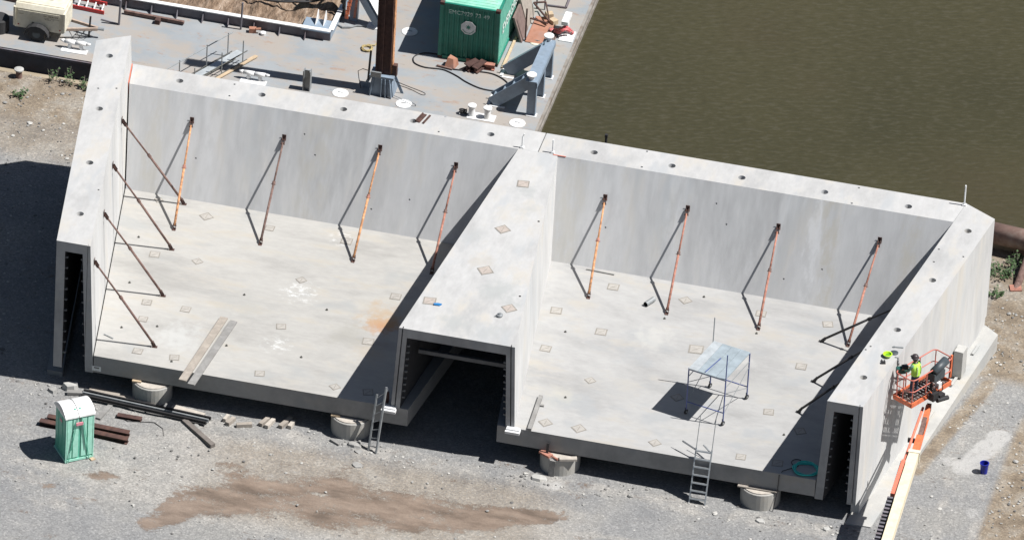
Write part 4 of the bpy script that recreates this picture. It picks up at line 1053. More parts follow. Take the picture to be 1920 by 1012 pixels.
# ------------------------------------------------------------------ worker in the basket
def skin_mesh(name, joints, bones, mats, parent, zone, sub=2, origin=None):
    me = bpy.data.meshes.new(name); bm = bmesh.new()
    sl = bm.verts.layers.skin.verify(); keys = {}
    for i, (k, (p, r)) in enumerate(joints.items()):
        v = bm.verts.new(V(p)-origin); v[sl].radius = (r, r) if not isinstance(r, tuple) else r
        v[sl].use_root = (i == 0); keys[k] = v
    for a, b in bones: bm.edges.new((keys[a], keys[b]))
    bm.to_mesh(me); bm.free()
    ob = bpy.data.objects.new(name, me); C.objects.link(ob)
    sk = ob.modifiers.new('s', 'SKIN'); sk.use_smooth_shade = True; sk.branch_smoothing = .3
    ss = ob.modifiers.new('u', 'SUBSURF'); ss.levels = sub; ss.render_levels = sub
    bpy.context.view_layer.update()
    m2 = bpy.data.meshes.new_from_object(ob.evaluated_get(bpy.context.evaluated_depsgraph_get()))
    ob.modifiers.clear(); ob.data = m2
    m2.materials.clear()
    for q in mats: m2.materials.append(q)
    for p in m2.polygons: p.use_smooth = True; p.material_index = zone(p.center+origin)
    ob.parent = parent; ob.location = (0, 0, 0)
    return ob
PO = V((16.85, -8.42, -1.235))
man = thing('person', 'worker in a bright vest and dark hard hat standing in the lift basket', 'person', PO)
fw = V((-.86, .50, 0)); lf = V((-.50, -.86, 0))      # faces the wall; lf = his left
def B(f, l, z): return PO+fw*f+lf*l+V((0, 0, z))
J = {'pelvis': (B(0, 0, .96), .155), 'waist': (B(.0, 0, 1.10), .145), 'chest': (B(.03, 0, 1.32), (.175, .14)), 'neck0': (B(.03, 0, 1.47), .085), 'neck': (B(.06, 0, 1.55), .062),
     'head': (B(.09, 0, 1.66), .098), 'crown': (B(.09, 0, 1.75), .08)}
bones = [('pelvis', 'waist'), ('waist', 'chest'), ('chest', 'neck0'), ('neck0', 'neck'), ('neck', 'head'), ('head', 'crown')]
for s, nm in ((1, 'l'), (-1, 'r')):
    J[nm+'hip'] = (B(0, .11*s, .88), .10); J[nm+'knee'] = (B(.05, .14*s, .5), .068); J[nm+'ank'] = (B(0, .16*s, .10), .048); J[nm+'toe'] = (B(.17, .17*s, .05), .042)
    bones += [('pelvis', nm+'hip'), (nm+'hip', nm+'knee'), (nm+'knee', nm+'ank'), (nm+'ank', nm+'toe')]
    J[nm+'sh'] = (B(.03, .21*s, 1.43), .068)
    if s > 0: el, wr = B(.14, .30, 1.18), B(.38, .24, 1.12)
    else: el, wr = B(.12, -.30, 1.17), B(.34, -.16, 1.09)
    J[nm+'el'] = (el, .048); J[nm+'wr'] = (wr, .034)
    hd = (wr-el).normalized(); pl = wr+hd*.075; J[nm+'palm'] = (pl, .036)
    bones += [('chest', nm+'sh'), (nm+'sh', nm+'el'), (nm+'el', nm+'wr'), (nm+'wr', nm+'palm')]
    side = hd.cross(V((0, 0, 1))).normalized()
    for q, off in enumerate((-.027, -.009, .009, .027)):
        L = (.058, .07, .066, .05)[q]
        f0 = pl+side*off+hd*.03; f1 = f0+hd*L*.6+V((0, 0, -.008)); f2 = f1+hd*L*.2+V((0, 0, -L*.55))
        for e, pp in enumerate((f0, f1, f2)): J['%sf%d%d' % (nm, q, e)] = (pp, .0088)
        bones += [(nm+'palm', '%sf%d0' % (nm, q)), ('%sf%d0' % (nm, q), '%sf%d1' % (nm, q)), ('%sf%d1' % (nm, q), '%sf%d2' % (nm, q))]
    t0 = wr+hd*.03-side*.035*s; t1 = t0+hd*.035-side*.02*s+V((0, 0, -.02)); J[nm+'t0'] = (t0, .011); J[nm+'t1'] = (t1, .0095)
    bones += [(nm+'wr', nm+'t0'), (nm+'t0', nm+'t1')]
def zone(p):
    z = p.z-PO.z; q = p-PO; l = q.dot(lf); f = q.dot(fw)
    if z < .14: return 3
    if z < 1.0 : return 1
    if z > 1.53: return 2
    if f > .33 and z < 1.25: return 2
    return 0
skin_mesh('body', J, bones, [M['shirt'], M['jeans'], M['skin'], M['boot']], man, zone, 2, PO)
vs = MB(); n = 18; rings = []
for z, a, b, f0 in ((1.0, .20, .165, .0), (1.12, .19, .16, .0), (1.3, .225, .175, .02), (1.42, .225, .15, .03), (1.50, .12, .10, .045)):
    rings.append([B(f0+b*math.cos(t), a*math.sin(t), z) for t in [2*math.pi*i/n for i in range(n)]])
vv_ = [p for r in rings for p in r]; ff = [(a*n+i, a*n+(i+1) % n, (a+1)*n+(i+1) % n, (a+1)*n+i) for a in range(4) for i in range(n)]
vs.add(vv_, ff); vest = vs.build('vest', M['hivis'], man, smooth=True)
sv_ = MB(); 
for s in (-1, 1): sv_.path([B(-.145+.0, .1*s, 1.05), B(-.165, .1*s, 1.2), B(-.168, .10*s, 1.33), B(-.135, .09*s, 1.43)], .018, 5)
sv_.build('reflective_tape', plain('tape_silver', (.75, .78, .55), .4), vest)
hn = MB().lathe(B(.09, 0, 1.70), [(.155, 0), (.155, .012), (.128, .02), (.125, .07), (.10, .115), (.05, .14), (.0001, .148)], 22)
hn.slab([B(.09+.13, .07, 1.70), B(.09+.2, .05, 1.695), B(.09+.2, -.05, 1.695), B(.09+.13, -.07, 1.70)], (0, 0, 1), .012)
hn.build('hard_hat', M['hat'], man, smooth=True)
hr = MB().lathe(B(.075, 0, 1.56), [(.07, 0), (.102, .05), (.108, .1), (.105, .14)], 16); hr.build('hair', M['hat'], man, smooth=True)
fc = MB()
for s in (-1, 1): fc.lathe(B(.185, .035*s, 1.655), [(.004, -.008), (.011, 0), (.004, .008)], 8)
fc.build('eye', M['black'], man)
MB().slab([B(.18, .014, 1.62), B(.18, -.014, 1.62), B(.178, 0, 1.655)], fw, .03).build('nose', M['skin'], man)
MB().beam(B(.176, .026, 1.59), B(.176, -.026, 1.59), .012, .008).build('mouth', M['pink'], man)
for s in (-1, 1): MB().lathe(B(.085, .105*s, 1.63), [(.006, -.03), (.014, 0), (.006, .03)], 8).build('ear', M['skin'], man)
# tool he holds out to the wall
tl = thing('power_tool', 'dark green and black power tool held over the basket rail', 'power tool', B(.5, .2, 1.02))
MB().beam(B(.40, .24, 1.11), B(.48, -.12, 1.09), .03, .03).build('handle_bar', M['black'], tl)
MB().box(B(.56, .2, 1.0), (.34, .20, .24), .55).build('tool_body', plain('tool_green', (.015, .09, .075), .5), tl)
MB().box(B(.46, .1, 1.13), (.22, .18, .16), .55).build('tool_grip', M['black'], tl)

# ------------------------------------------------------------------ the barge and what stands on it
BX0, BX1, BY0, BY1 = -60, -2.0, 10.42, 45
brg = thing('deck_barge', 'flat grey work barge moored behind the rear wall', 'barge', (-20, 11, DZ))
hb_ = MB().prism([(BX0, BY0), (BX1, BY0), (BX1, BY1), (BX0, BY1)], DZ-1.9, DZ-.012); hull = hb_.build('hull', [M['hull'], M['hullside']], brg)
for p in hull.data.polygons:
    if p.normal.x > .9: p.material_index = 1
dk = MB().prism([(BX0-.03, BY0-.03), (BX1+.03, BY0-.03), (BX1+.03, BY1), (BX0-.03, BY1)], DZ-.011, DZ); dk.build('deck', M['deck'], brg)
MB().box((BX1+.06, (BY0+BY1)/2, DZ-.16), (.12, BY1-BY0, .2)).box((BX1+.04, (BY0+BY1)/2, DZ-.55), (.08, BY1-BY0, .1)).build('rubbing_strake', M['hullside'], brg)
MB().box(((BX0+BX1)/2, BY0-.06, DZ-.10), (BX1-BX0, .08, .12)).build('rubbing_strake', M['hull'], brg)
def rod(x, y, r, nm, lb):
    pass
for (x, y, lb) in ((-8.38, 16.36, 'flat'), (-9.92, 11.13, ''), (-7.35, 11.13, ''), (-3.36, 17.2, ''), (-2.75, 11.1, '')):
    h = MB().lathe((x, y, DZ), [(.32, 0), (.32, .02), (.27, .035), (.04, .04)], 28)
    ho = h.build('deck_hatch', M['white'] if x < -3.4 or x > -3 else M['cream'], brg)
    MB().tube((x-.1, y, DZ+.05), (x+.1, y, DZ+.05), .015, 6).build('lift_handle', M['galv'], ho)
# shipping container
cx0, cx1, cy0, ch = -6.88, -4.44, 14.85, 2.59
cl = 6.06
ct = thing('shipping_container', 'green shipping container on the barge deck', 'container', (-5.66, cy0, DZ))
def corr(axis, a0, a1, fixed, z0_, z1_, out, nrib, depth=.036):
    m_ = MB(); pts = []
    for i in range(nrib):
        p = (a1-a0)/nrib; s = a0+i*p
        pts += [(s, 0), (s+p*.3, 0), (s+p*.42, -depth), (s+p*.88, -depth)]
    pts.append((a1, 0)); vs = []
    for (a, d_) in pts:
        for z in (z0_, z1_):
            vs.append((a, fixed-out*d_*-1, z) if axis == 'x' else (fixed+out*d_, a, z))
    fs = [(2*i, 2*i+2, 2*i+3, 2*i+1) for i in range(len(pts)-1)]
    return m_.add(vs, fs)
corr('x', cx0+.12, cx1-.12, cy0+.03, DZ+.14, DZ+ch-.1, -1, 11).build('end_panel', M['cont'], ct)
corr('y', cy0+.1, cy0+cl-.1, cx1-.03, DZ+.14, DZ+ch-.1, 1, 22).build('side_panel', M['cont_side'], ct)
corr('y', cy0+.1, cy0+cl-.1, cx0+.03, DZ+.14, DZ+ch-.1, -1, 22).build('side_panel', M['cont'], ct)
fr_ = MB()
for x in (cx0+.07, cx1-.07):
    for y in (cy0+.07, cy0+cl-.07): fr_.box((x, y, DZ+ch/2), (.14, .14, ch-.24))
for y in (cy0+.06, cy0+cl-.06):
    fr_.box(((cx0+cx1)/2, y, DZ+.08), (cx1-cx0-.36, .12, .13)); fr_.box(((cx0+cx1)/2, y, DZ+ch-.06), (cx1-cx0-.36, .1, .1))
for x in (cx0+.05, cx1-.05):
    fr_.box((x, cy0+cl/2, DZ+.08), (.1, cl-.36, .13)); fr_.box((x, cy0+cl/2, DZ+ch-.06), (.09, cl-.36, .1))
fr_.build('frame', M['cont'], ct)
rf = MB()
n = 26
rf.box(((cx0+cx1)/2, cy0+cl/2, DZ+ch-.03), (cx1-cx0-.2, cl-.2, .03))
for i in range(n): rf.box(((cx0+cx1)/2, cy0+.3+i*(cl-.6)/n, DZ+ch-.012), (cx1-cx0-.5, .1, .02))
rf.build('roof_panel', M['cont_top'], ct)
MB().box((-5.2, cy0+cl/2, DZ+ch+.002), (.9, 1.4, .01)).build('roof_wear', M['letter_dim'], ct)
for x in (cx0+.09, cx1-.09):
    for y in (cy0+.09, cy0+cl-.09):
        for z in (DZ+.06, DZ+ch-.06): MB().box((x, y, z), (.178, .178, .118)).build('corner_casting', M['rust_dark'], ct)
MB().box(((cx0+cx1)/2+.5, cy0-.012, DZ+.1), (1.1, .02, .18)).build('rust_sill', M['rust_red'], ct)
off = V((-5.66, cy0, DZ))
Mx = lambda x, z, y=cy0-.012: Matrix.Translation(V((x, y, z))-off) @ Matrix.Rotation(math.pi/2, 4, 'X')
for tx, bx_ in (('EMC79', -6.15), ('29', -5.66), ('73', -5.32), ('49', -4.98)): text_mesh('serial_letters', tx, .25, M['letter_dim'], ct, Mx(bx_, DZ+2.22), .003)
em = MB(); oc = [(-5.69+.32*math.cos(math.radians(22.5+45*i)), cy0-.016, DZ+1.60+.32*math.sin(math.radians(22.5+45*i))) for i in range(8)]
emb = em.slab(oc, (0, 1, 0), .008).build('emblem_disc', M['letter'], ct)
star = []
for i in range(16):
    a = math.radians(90+i*22.5); r = .13 if i % 2 == 0 else .055
    star.append((-5.69+r*math.cos(a), cy0-.020, DZ+1.63+r*math.sin(a)))
m_ = MB().slab(star, (0, 1, 0), .003)
m_.build('emblem_plant', M['cont'], emb)
m_ = MB()
for i in range(11):
    a = math.radians(205+i*13); m_.box((-5.69+.235*math.cos(a), cy0-.019, DZ+1.60+.235*math.sin(a)), (.03, .004, .045), mat=Matrix.Rotation(-(a+math.pi/2), 3, 'Y'))
m_.build('emblem_script', M['cont'], emb)
Ms = lambda y, z: Matrix.Translation(V((cx1+.004, y, z))-off) @ Matrix.Rotation(math.pi/2, 4, 'Z') @ Matrix.Rotation(math.pi/2, 4, 'X')
text_mesh('side_letters', 'EVERGREEN', .62, M['letter'], ct, Ms(15.45, DZ+1.35), .003, 'LEFT')
# lumber and plywood stacked beside the container
for (y, h, tm, lb) in ((17.5, 1.1, 'wood_pale', 'pale ply sheet leaning on the container side, nearer one'), (18.6, 1.3, 'wood', 'brown ply sheet leaning on the container side, farther one')):
    single(MB().hexa([(-4.0, y-.6, DZ), (-3.92, y-.6, DZ), (-3.92, y+.6, DZ), (-4.0, y+.6, DZ), (-4.36, y-.6, DZ+h), (-4.28, y-.6, DZ+h), (-4.28, y+.6, DZ+h), (-4.36, y+.6, DZ+h)]),
           'plywood_sheet', M['brownplate'] if y < 18 else M[tm], lb, 'board', (-4, y, DZ), 'sheets leaning on the container')
single(MB().box((-4.22, 16.0, DZ+.04), (.10, 2.4, .08)), 'sill_board', M['tanwood'], 'thin tan board along the container base', 'board', (-4.22, 16, DZ))
# scrap at the container end
single(MB().hexa([(-6.45, 14.15, DZ), (-6.05, 14.15, DZ), (-5.95, 14.6, DZ), (-6.4, 14.65, DZ), (-6.35, 14.3, DZ+.42), (-6.12, 14.3, DZ+.38), (-6.0, 14.55, DZ+.3), (-6.3, 14.6, DZ+.4)]), 'steel_bracket', M['rustplate'],
       'pale rusty bracket in front of the container, left one', 'steel scrap', (-6.2, 14.4, DZ), 'scrap steel before the container')
m_ = MB().ibeam((-5.55, 14.2, DZ+.16), (-5.2, 14.65, DZ+.2), .3, .3, .05).ibeam((-5.2, 14.15, DZ+.14), (-4.95, 14.7, DZ+.22), .26, .26, .05)
single(m_, 'beam_offcut', M['rust_dark'], 'rusty beam offcuts lying in front of the container', 'steel scrap', (-5.2, 14.4, DZ), 'scrap steel before the container')
single(MB().ibeam((-5.0, 14.6, DZ+.13), (-4.5, 14.62, DZ+.13), .2, .26, .04), 'channel_piece', M['rust_red'], 'red rusty channel at the right foot of the container', 'steel scrap', (-4.7, 14.6, DZ), 'scrap steel before the container')
single(MB().beam((-6.75, 14.2, DZ+.04), (-6.1, 14.1, DZ+.04), .07, .07), 'steel_bar', M['rust_brown'], 'thin steel bar on deck before the container', 'steel scrap', (-6.4, 14.1, DZ), 'scrap steel before the container')
hs = [(-6.3, 14.7), (-6.73, 15.0), (-7.4, 14.98), (-7.76, 14.6), (-7.65, 14.15), (-7.2, 13.95), (-6.6, 14.0), (-6.28, 13.95), (-5.8, 13.7), (-5.34, 13.38), (-4.7, 13.1), (-4.1, 13.1), (-3.78, 13.35), (-3.75, 13.75), (-4.1, 14.1), (-4.6, 14.3), (-5.3, 14.25), (-6.1, 14.15), (-6.35, 14.35), (-6.3, 14.7)]
def spline(pts, z, n=6):
    out = []; k = len(pts)
    for i in range(k-1):
        p0, p1, p2, p3 = [V((*pts[max(0, min(k-1, j))], 0)) for j in (i-1, i, i+1, i+2)]
        for s in range(n):
            t = s/n; out.append(.5*((2*p1)+(p2-p0)*t+(2*p0-5*p1+4*p2-p3)*t*t+(-p0+3*p1-3*p2+p3)*t**3)+V((0, 0, z)))
    out.append(V((*pts[-1], z))); return out
single(MB().path(spline(hs, DZ+.03), .026, 6), 'air_hose', M['black'], 'long black hose looping over the deck before the container', 'hose', (-5.5, 14, DZ), smooth=True)
# winch frame at the deck edge (blue grey braces)
wf = thing('braced_fender_frame', 'blue grey braced steel frame at the barge edge', 'steel frame', (-2.9, 13.2, DZ))
TZ = -3.35
MB().beam((-2.42, 11.75, TZ+.02), (-2.42, 15.0, TZ+.02), .46, .05).build('top_plate', M['bluesteel'], wf)
MB().beam((-2.19, 11.75, TZ-.12), (-2.19, 15.0, TZ-.12), .04, .22).build('edge_flange', M['bluesteel'], wf)
for y in (11.85, 13.3, 14.75):
    MB().beam((-2.4, y, DZ+.03), (-2.4, y, TZ-.01), .32, .05, (0, 1, 0)).build('leg_plate', M['bluesteel'], wf)
    MB().beam((-2.22, y, DZ+.03), (-2.22, y, TZ-.01), .05, .2, (0, 1, 0)).build('leg_flange', M['bluesteel'], wf)
    MB().box((-2.35, y, DZ+.015), (.4, .3, .03)).build('foot_plate', M['white'], wf)
for y, rungs in ((12.3, 4), (14.5, 0)):
    a = V((-2.5, y, TZ-.15)); b = V((-4.0, y, DZ+.12))
    if rungs:
        for dy in (-.22, .22): MB().beam(a+V((0, dy, 0)), b+V((0, dy, 0)), .05, .5).build('brace_web', M['bluesteel'], wf)
        for i in range(rungs):
            t = .2+.72*i/(rungs-1); p = a.lerp(b, t); MB().box(p+V((0, 0, .0)), (.04, .39, .42), mat=Matrix.Rotation(math.radians(-25), 3, 'Y')).build('stiffener', M['bluesteel'], wf)
    else:
        MB().beam(a, b, .05, .55).build('brace_web', M['bluesteel'], wf)
        MB().beam(a+V((0, .13, .28)), b+V((0, .13, .28)), .26, .03).build('brace_flange', M['bluesteel'], wf)
    MB().box((-3.85, y-.28, DZ+.015), (.75, .10, .03)).box((-4.15, y+.1, DZ+.015), (.12, .8, .03)).build('foot_plate', M['white'], wf)
for y in (11.95, 14.95):
    MB().lathe((-2.45, y, TZ+.045), [(.11, 0), (.11, .16), (.2, .18), (.2, .23), (.12, .25)], 20).build('roller_post', M['white'], wf)
# paired bitts
bt = thing('mooring_bitts', 'pair of white mooring bitts on the barge deck behind the rear wall', 'bitts', (-4.27, 11.1, DZ))
for x in (-4.59, -3.96): MB().lathe((x, 11.1, DZ), [(.13, 0), (.12, .42), (.17, .44), (.17, .5), (.1, .52)], 20).build('bitt_post', M['white'], bt)
MB().box((-4.2, 11.1, DZ+.012), (1.1, .5, .024)).build('base_plate', M['white'], bt)
single(MB().path([(-4.95+.14*math.cos(i*.6), 11.12+.1*math.sin(i*.6), DZ+.03+.01*i) for i in range(22)], .03, 6), 'chain_pile', M['rubber'], 'small dark chain pile left of the white bitts', 'chain', (-4.95, 11.1, DZ))
# double-horn cleats
def cleat(x, y, label):
    root = thing('deck_cleat', label, 'cleat', (x, y, DZ), 'white cleats on the barge')
    MB().box((x, y-.16, DZ+.012), (1.05, .34, .024)).build('base_plate', M['white'], root)
    pts = [(x-.62, y), (x-.45, y), (x, y), (x+.45, y), (x+.62, y)]
    m_ = MB(); rr = [.03, .085, .10, .085, .03]; zz = [.32, .30, .28, .30, .32]
    for i in range(4): m_.tube((pts[i][0], y, DZ+zz[i]), (pts[i+1][0], y, DZ+zz[i+1]), rr[i], 12, rr[i+1])
    m_.build('horn', M['white'], root, smooth=True)
    for s in (-1, 1): MB().tube((x+s*.25, y, DZ+.02), (x+s*.2, y, DZ+.26), .085, 12, .07).build('horn_leg', M['white'], root)
    return root
cleat(-20.72, 11.12, 'white double horn cleat on the barge edge beside the trailer')
cleat(-13.4, 11.05, 'white cleat half hidden behind the rear wall near the gangway')
# spud pile in its base
sp = thing('spud_pile', 'rusty steel pile standing in a blue grey base on the barge', 'pile', (-8.35, 11.75, DZ))
m_ = MB(); px, py = -8.36, 11.85
m_.box((px, py, 0.5), (.56, .04, 10.6-.2)); 
pile = MB()
pile.box((px, py, 1.6), (.5, .42, 11.6)); pile.box((px+.28, py, 1.6), (.06, .46, 11.6)); pile.box((px-.28, py, 1.6), (.06, .46, 11.6)); pile.box((px-.08, py-.235, 1.6), (.12, .05, 11.6))
pile.build('pile_shaft', M['rust_dark'], sp)
MB().box((px+.335, py, 1.6), (.05, .30, 11.6)).build('guide_bar', M['rust_orange'], sp)
bs = MB(); tz = -4.12
bs.hexa([(px-.50, py-.42, DZ), (px+.50, py-.42, DZ), (px+.50, py+.42, DZ), (px-.50, py+.42, DZ), (px-.40, py-.36, tz), (px+.40, py-.36, tz), (px+.40, py+.36, tz), (px-.40, py+.36, tz)])
bs.build('base_cone', M['bluesteel'], sp)
MB().box((px, py, tz+.05), (.98, .86, .10)).build('base_collar', M['bluesteel'], sp)
for dx in (-.32, .02, .16, .34):
    MB().beam((px+dx*1.3, py-.50, DZ), (px+dx, py-.42, tz), .03, .12, (0, 1, 0)).build('gusset', M['bluesteel'], sp)
for s in (-1, 1): MB().beam((px+s*.78, py, DZ), (px+s*.44, py, tz), .12, .03, (0, 1, 0)).build('gusset', M['bluesteel'], sp)
MB().box((px-.22, py-.46, tz+.2), (.42, .08, .22)).build('lock_bracket', M['galv'], sp)
MB().tube((px-.58, py-.2, DZ+.5), (px-.52, py-.2, -3.05), .045, 8).build('lock_lever', M['black'], sp)
MB().box((px+.47, py-.1, tz+.32), (.16, .2, .5)).build('lug', M['rust_dark'], sp)
MB().path(spline([(px+.5, py-.1), (px+1.0, py-.3), (px+1.7, py-.55), (px+1.85, py-.7), (px+1.7, py-.75), (px+1.2, py-.5), (px+.7, py-.35)], tz-.2), .016, 5).build('hose_loop', M['black'], sp)
MB().path([(px-.5, py-.3, tz+.2), (px-.8, py-.25, tz+.22), (px-1.0, py-.2, tz+.05), (px-.95, py-.2, tz-.3), (px-.85, py-.2, DZ+.05)], .016, 5).build('hose_loop', M['black'], sp)
# H post by the rear wall
single(MB().ibeam((-11.25, 11.0, DZ), (-11.25, 11.0, DZ+.9), .28, .3, .04, (1, 0, 0)), 'steel_stub', M['galv'], 'short grey H shaped steel stub standing on deck behind the rear wall', 'steel stub', (-11.25, 11, DZ))
# rope coil
single(MB().path([(-9.69+(.2+.03*math.sin(i*.9))*math.cos(i*.35), 14.58+(.2+.03*math.sin(i*.9))*math.sin(i*.35), DZ+.03+.001*i) for i in range(60)]+[(-9.45, 14.9, DZ+.04), (-9.3, 15.6, DZ+.05), (-9.1, 16.2, DZ+.05)], .026, 6),
       'rope_coil', M['tanrope'], 'small coil of tan rope on the deck left of the pile', 'rope', (-9.69, 14.58, DZ))
# spoil bin
bn = thing('spoil_bin', 'low steel bin full of dried mud on the barge deck', 'bin', (-16, 15, DZ))
fx0, fx1, fy, rx = -24.5, -11.25, 14.75, -11.25
MB().box(((fx0+fx1)/2, fy, DZ+.22), (fx1-fx0, .04, .40)).build('front_wall', M['hull'], bn)
MB().box(((fx0+fx1)/2, fy+.02, DZ+.44), (fx1-fx0, .2, .04)).build('rim', M['white'], bn)
MB().box((rx, fy+4.0, DZ+.22), (.04, 8, .40)).build('side_wall', M['bluesteel'], bn)
MB().box((rx, fy+1.1, DZ+.442), (.2, 2.0, .04)).box((rx, fy+4.6, DZ+.442), (.2, 4.2, .04)).build('rim', M['white'], bn)
i = 0; x = fx1-1.0
while x > fx0:
    MB().slab([(x, fy-.022, DZ+.4), (x, fy-.022, DZ+.02), (x, fy-.3, DZ+.02)], (1, 0, 0), .03).build('rib', M['hull'], bn); x -= 1.05
MB().box((-11.85, fy+.35, DZ+.40), (1.15, .9, .05)).build('corner_plate', M['bluesteel'], bn)
for dx in (0, .32): MB().slab([(-11.95+dx, fy+.3, DZ+.43), (-11.95+dx, fy+.9, DZ+.43), (-11.95+dx, fy+.75, DZ+.9)], (1, 0, 0), .03).build('corner_gusset', M['white'], bn)
mg = []; mf = []; nxm, nym = 76, 40
for j in range(nym+1):
    for i in range(nxm+1):
        x = fx0+.1+(fx1-fx0-.2)*i/nxm; y = fy+.06+7.8*j/nym
        h = .30+.25*noise.noise(V((x*.8, y*.8, 5)))+.16*noise.noise(V((x*2.6, y*1.2, 9)))+.08*noise.noise(V((x*6, y*3, 1)))
        if i in (0, nxm) or j in (0, nym): h = .2
        mg.append((x, y, DZ+max(.1, h*min(1, .55+.2*j/3))))
mf = [(j*(nxm+1)+i, j*(nxm+1)+i+1, (j+1)*(nxm+1)+i+1, (j+1)*(nxm+1)+i) for j in range(nym) for i in range(nxm)]
sm = MB().add(mg, mf); spo = sm.build('dried_mud', M['spoil'], None, (-16, 18, DZ)); struct(spo, 'brown dried mud heaped inside the low steel bin', 'stuff'); spo['category'] = 'mud'
single(MB().path(spline([(-15.2, 16.4), (-14.4, 16.0), (-13.4, 16.1), (-12.6, 16.5), (-13.2, 16.9), (-14.4, 16.7), (-13.2, 16.2), (-12.2, 16.6), (-11.9, 17.4)], DZ+.62), .05, 7), 'dredge_hose', M['black'], 'black hose lying on the mud in the bin', 'hose', (-13.5, 16.5, DZ), smooth=True)
gb = MB().hexa([(-15.0, 16.9, DZ+.3), (-13.6, 16.9, DZ+.3), (-13.6, 18.2, DZ+.3), (-15.0, 18.2, DZ+.3), (-14.8, 17.1, DZ+.85), (-13.8, 17.1, DZ+.85), (-13.8, 18, DZ+.85), (-14.8, 18, DZ+.85)])
single(gb, 'green_bucket', M['cont'], 'green steel digging bucket on the mud at the top edge', 'bucket', (-14.3, 17.5, DZ+.3))
# post beside the bin with orange strap, inclined white beam
fp_ = thing('mast_foot', 'grey mast foot with orange chain block beside the mud bin', 'mast', (-10.8, 16.3, DZ))
MB().box((-10.72, 16.6, -3.0), (.3, .3, 3.8)).build('mast', M['bluesteel'], fp_)
MB().box((-11.15, 16.6, -3.6), (.10, .2, 2.4)).build('mast_stay', M['black'], fp_)
m_ = MB()
for i in range(9): m_.box((-10.95+.03*i, 16.25, DZ+.3+.2*i), (.13+.03*(i % 2), .1, .17), .3*(i % 2))
m_.build('orange_chain', M['orange'], fp_)
MB().beam((-10.66, 16.4, DZ+.2), (-10.5, 16.4, -2.6), .09, .09).build('rust_pipe', M['rust_red'], fp_)
MB().path([(-11.3, 16.0, DZ+.03), (-11.0, 15.8, DZ+.05), (-10.7, 15.9, DZ+.06), (-10.5, 16.1, DZ+.05), (-10.1, 16.2, DZ+.04)], .035, 6).build('cable_end', M['galv'], fp_)
ib = thing('inclined_beam', 'pale box beam sloping down behind the rusty pile', 'beam', (-9.9, 16.3, DZ))
MB().beam((-9.62, 16.3, DZ+.25), (-11.4, 16.9, DZ+2.7), .42, .34).build('box_beam', M['bluesteel'], ib)
MB().beam((-9.62+.18, 16.28, DZ+.35+.12), (-11.4+.18, 16.88, DZ+2.8+.12), .46, .03).build('beam_cap', M['white'], ib)
MB().box((-9.7, 16.35, DZ+.015), (.8, .5, .03)).build('foot_plate', M['white'], ib)
# gangway
gw = thing('gangway', 'grey gangway with pipe handrails lying on the barge deck', 'gangway', (-14.6, 11.6, DZ))
gd = V((.466, .885, 0)); gs = V((.885, -.466, 0)); g0 = V((-15.42, 11.32, DZ))
def GW(t, s, z): return g0+gd*t+gs*s+V((0, 0, z))
MB().hexa([GW(-2.6, .05, .06), GW(-2.6, .35, .06), GW(1.75, .35, .06), GW(1.75, .05, .06), GW(-2.6, .05, .1), GW(-2.6, .35, .1), GW(1.75, .35, .1), GW(1.75, .05, .1)]).build('walk_board', M['deckplank2'], gw)
MB().beam(GW(-2.6, .88, .07), GW(2.0, .86, .07), .16, .04).build('side_board', M['tanwood'], gw)
for s in (0, .8):
    for t in (-1.6, 0.0, 1.25):
        MB().tube(GW(t, s, .0), GW(t, s, 1.08), .024, 8).build('rail_post', M['galv'], gw)
    for z in ((.12, 1.0) if s == 0 else (.1, .5)):
        MB().tube(GW(-2.6, s, z), GW(1.5, s, z), .021, 8).build('handrail', M['galv' if z > .6 else 'ink'], gw)
MB().tube(GW(-2.6, .45, .1), GW(1.2, .45, .1), .02, 6).build('toe_rail', M['ink'], gw)
# bits of junk near the bin
single(MB().box((-14.34, 14.45, DZ+.1), (.28, .2, .2), .2).tube((-14.2, 14.4, DZ+.2), (-14.0, 14.45, DZ+.22), .05, 8), 'rusty_fitting', M['rustplate'], 'rusty fitting on deck at the front of the mud bin', 'fitting', (-14.3, 14.45, DZ))
single(MB().lathe((-13.9, 14.4, DZ), [(.1, 0), (.12, .1), (.09, .12)], 12), 'white_pot', M['white'], 'white pot on deck beside the rusty fitting', 'pot', (-13.9, 14.4, DZ))
single(MB().beam((-19.55, 14.22, DZ+.12), (-17.07, 14.12, DZ+.12), .12, .12), 'support_beam', M['rust_brown'], 'rusty flat beam lying on a block on the barge deck', 'steel beam', (-18.3, 14.2, DZ))
single(MB().box((-18.1, 13.95, DZ+.1), (.2, .25, .2)), 'support_block', M['rust_dark'], 'dark block under the flat rusty beam', 'block', (-18.1, 13.95, DZ))
single(MB().tube((-19.54, 13.37, DZ), (-19.5, 13.37, DZ+1.15), .045, 8).tube((-19.54, 13.37, DZ+.03), (-20.3, 13.5, DZ+.03), .03, 6), 'rail_stanchion', M['hull'], 'dark stanchion standing left of the flat rusty beam', 'post', (-19.54, 13.37, DZ), 'dark stanchions on the barge')
single(MB().tube((-14.84, 14.5, DZ), (-14.8, 14.5, DZ+1.25), .04, 8), 'rail_stanchion', M['hull'], 'dark stanchion standing against the mud bin front', 'post', (-14.84, 14.5, DZ), 'dark stanchions on the barge')
single(MB().tube((-24.1, 13.9, DZ), (-24.08, 13.9, DZ+1.3), .045, 8).beam((-25.5, 13.9, DZ+.1), (-22.9, 13.7, DZ+.1), .14, .14), 'rail_stanchion', M['rust_brown'], 'stanchion with rusty sill behind the trailer', 'post', (-24.1, 13.9, DZ), 'dark stanchions on the barge')
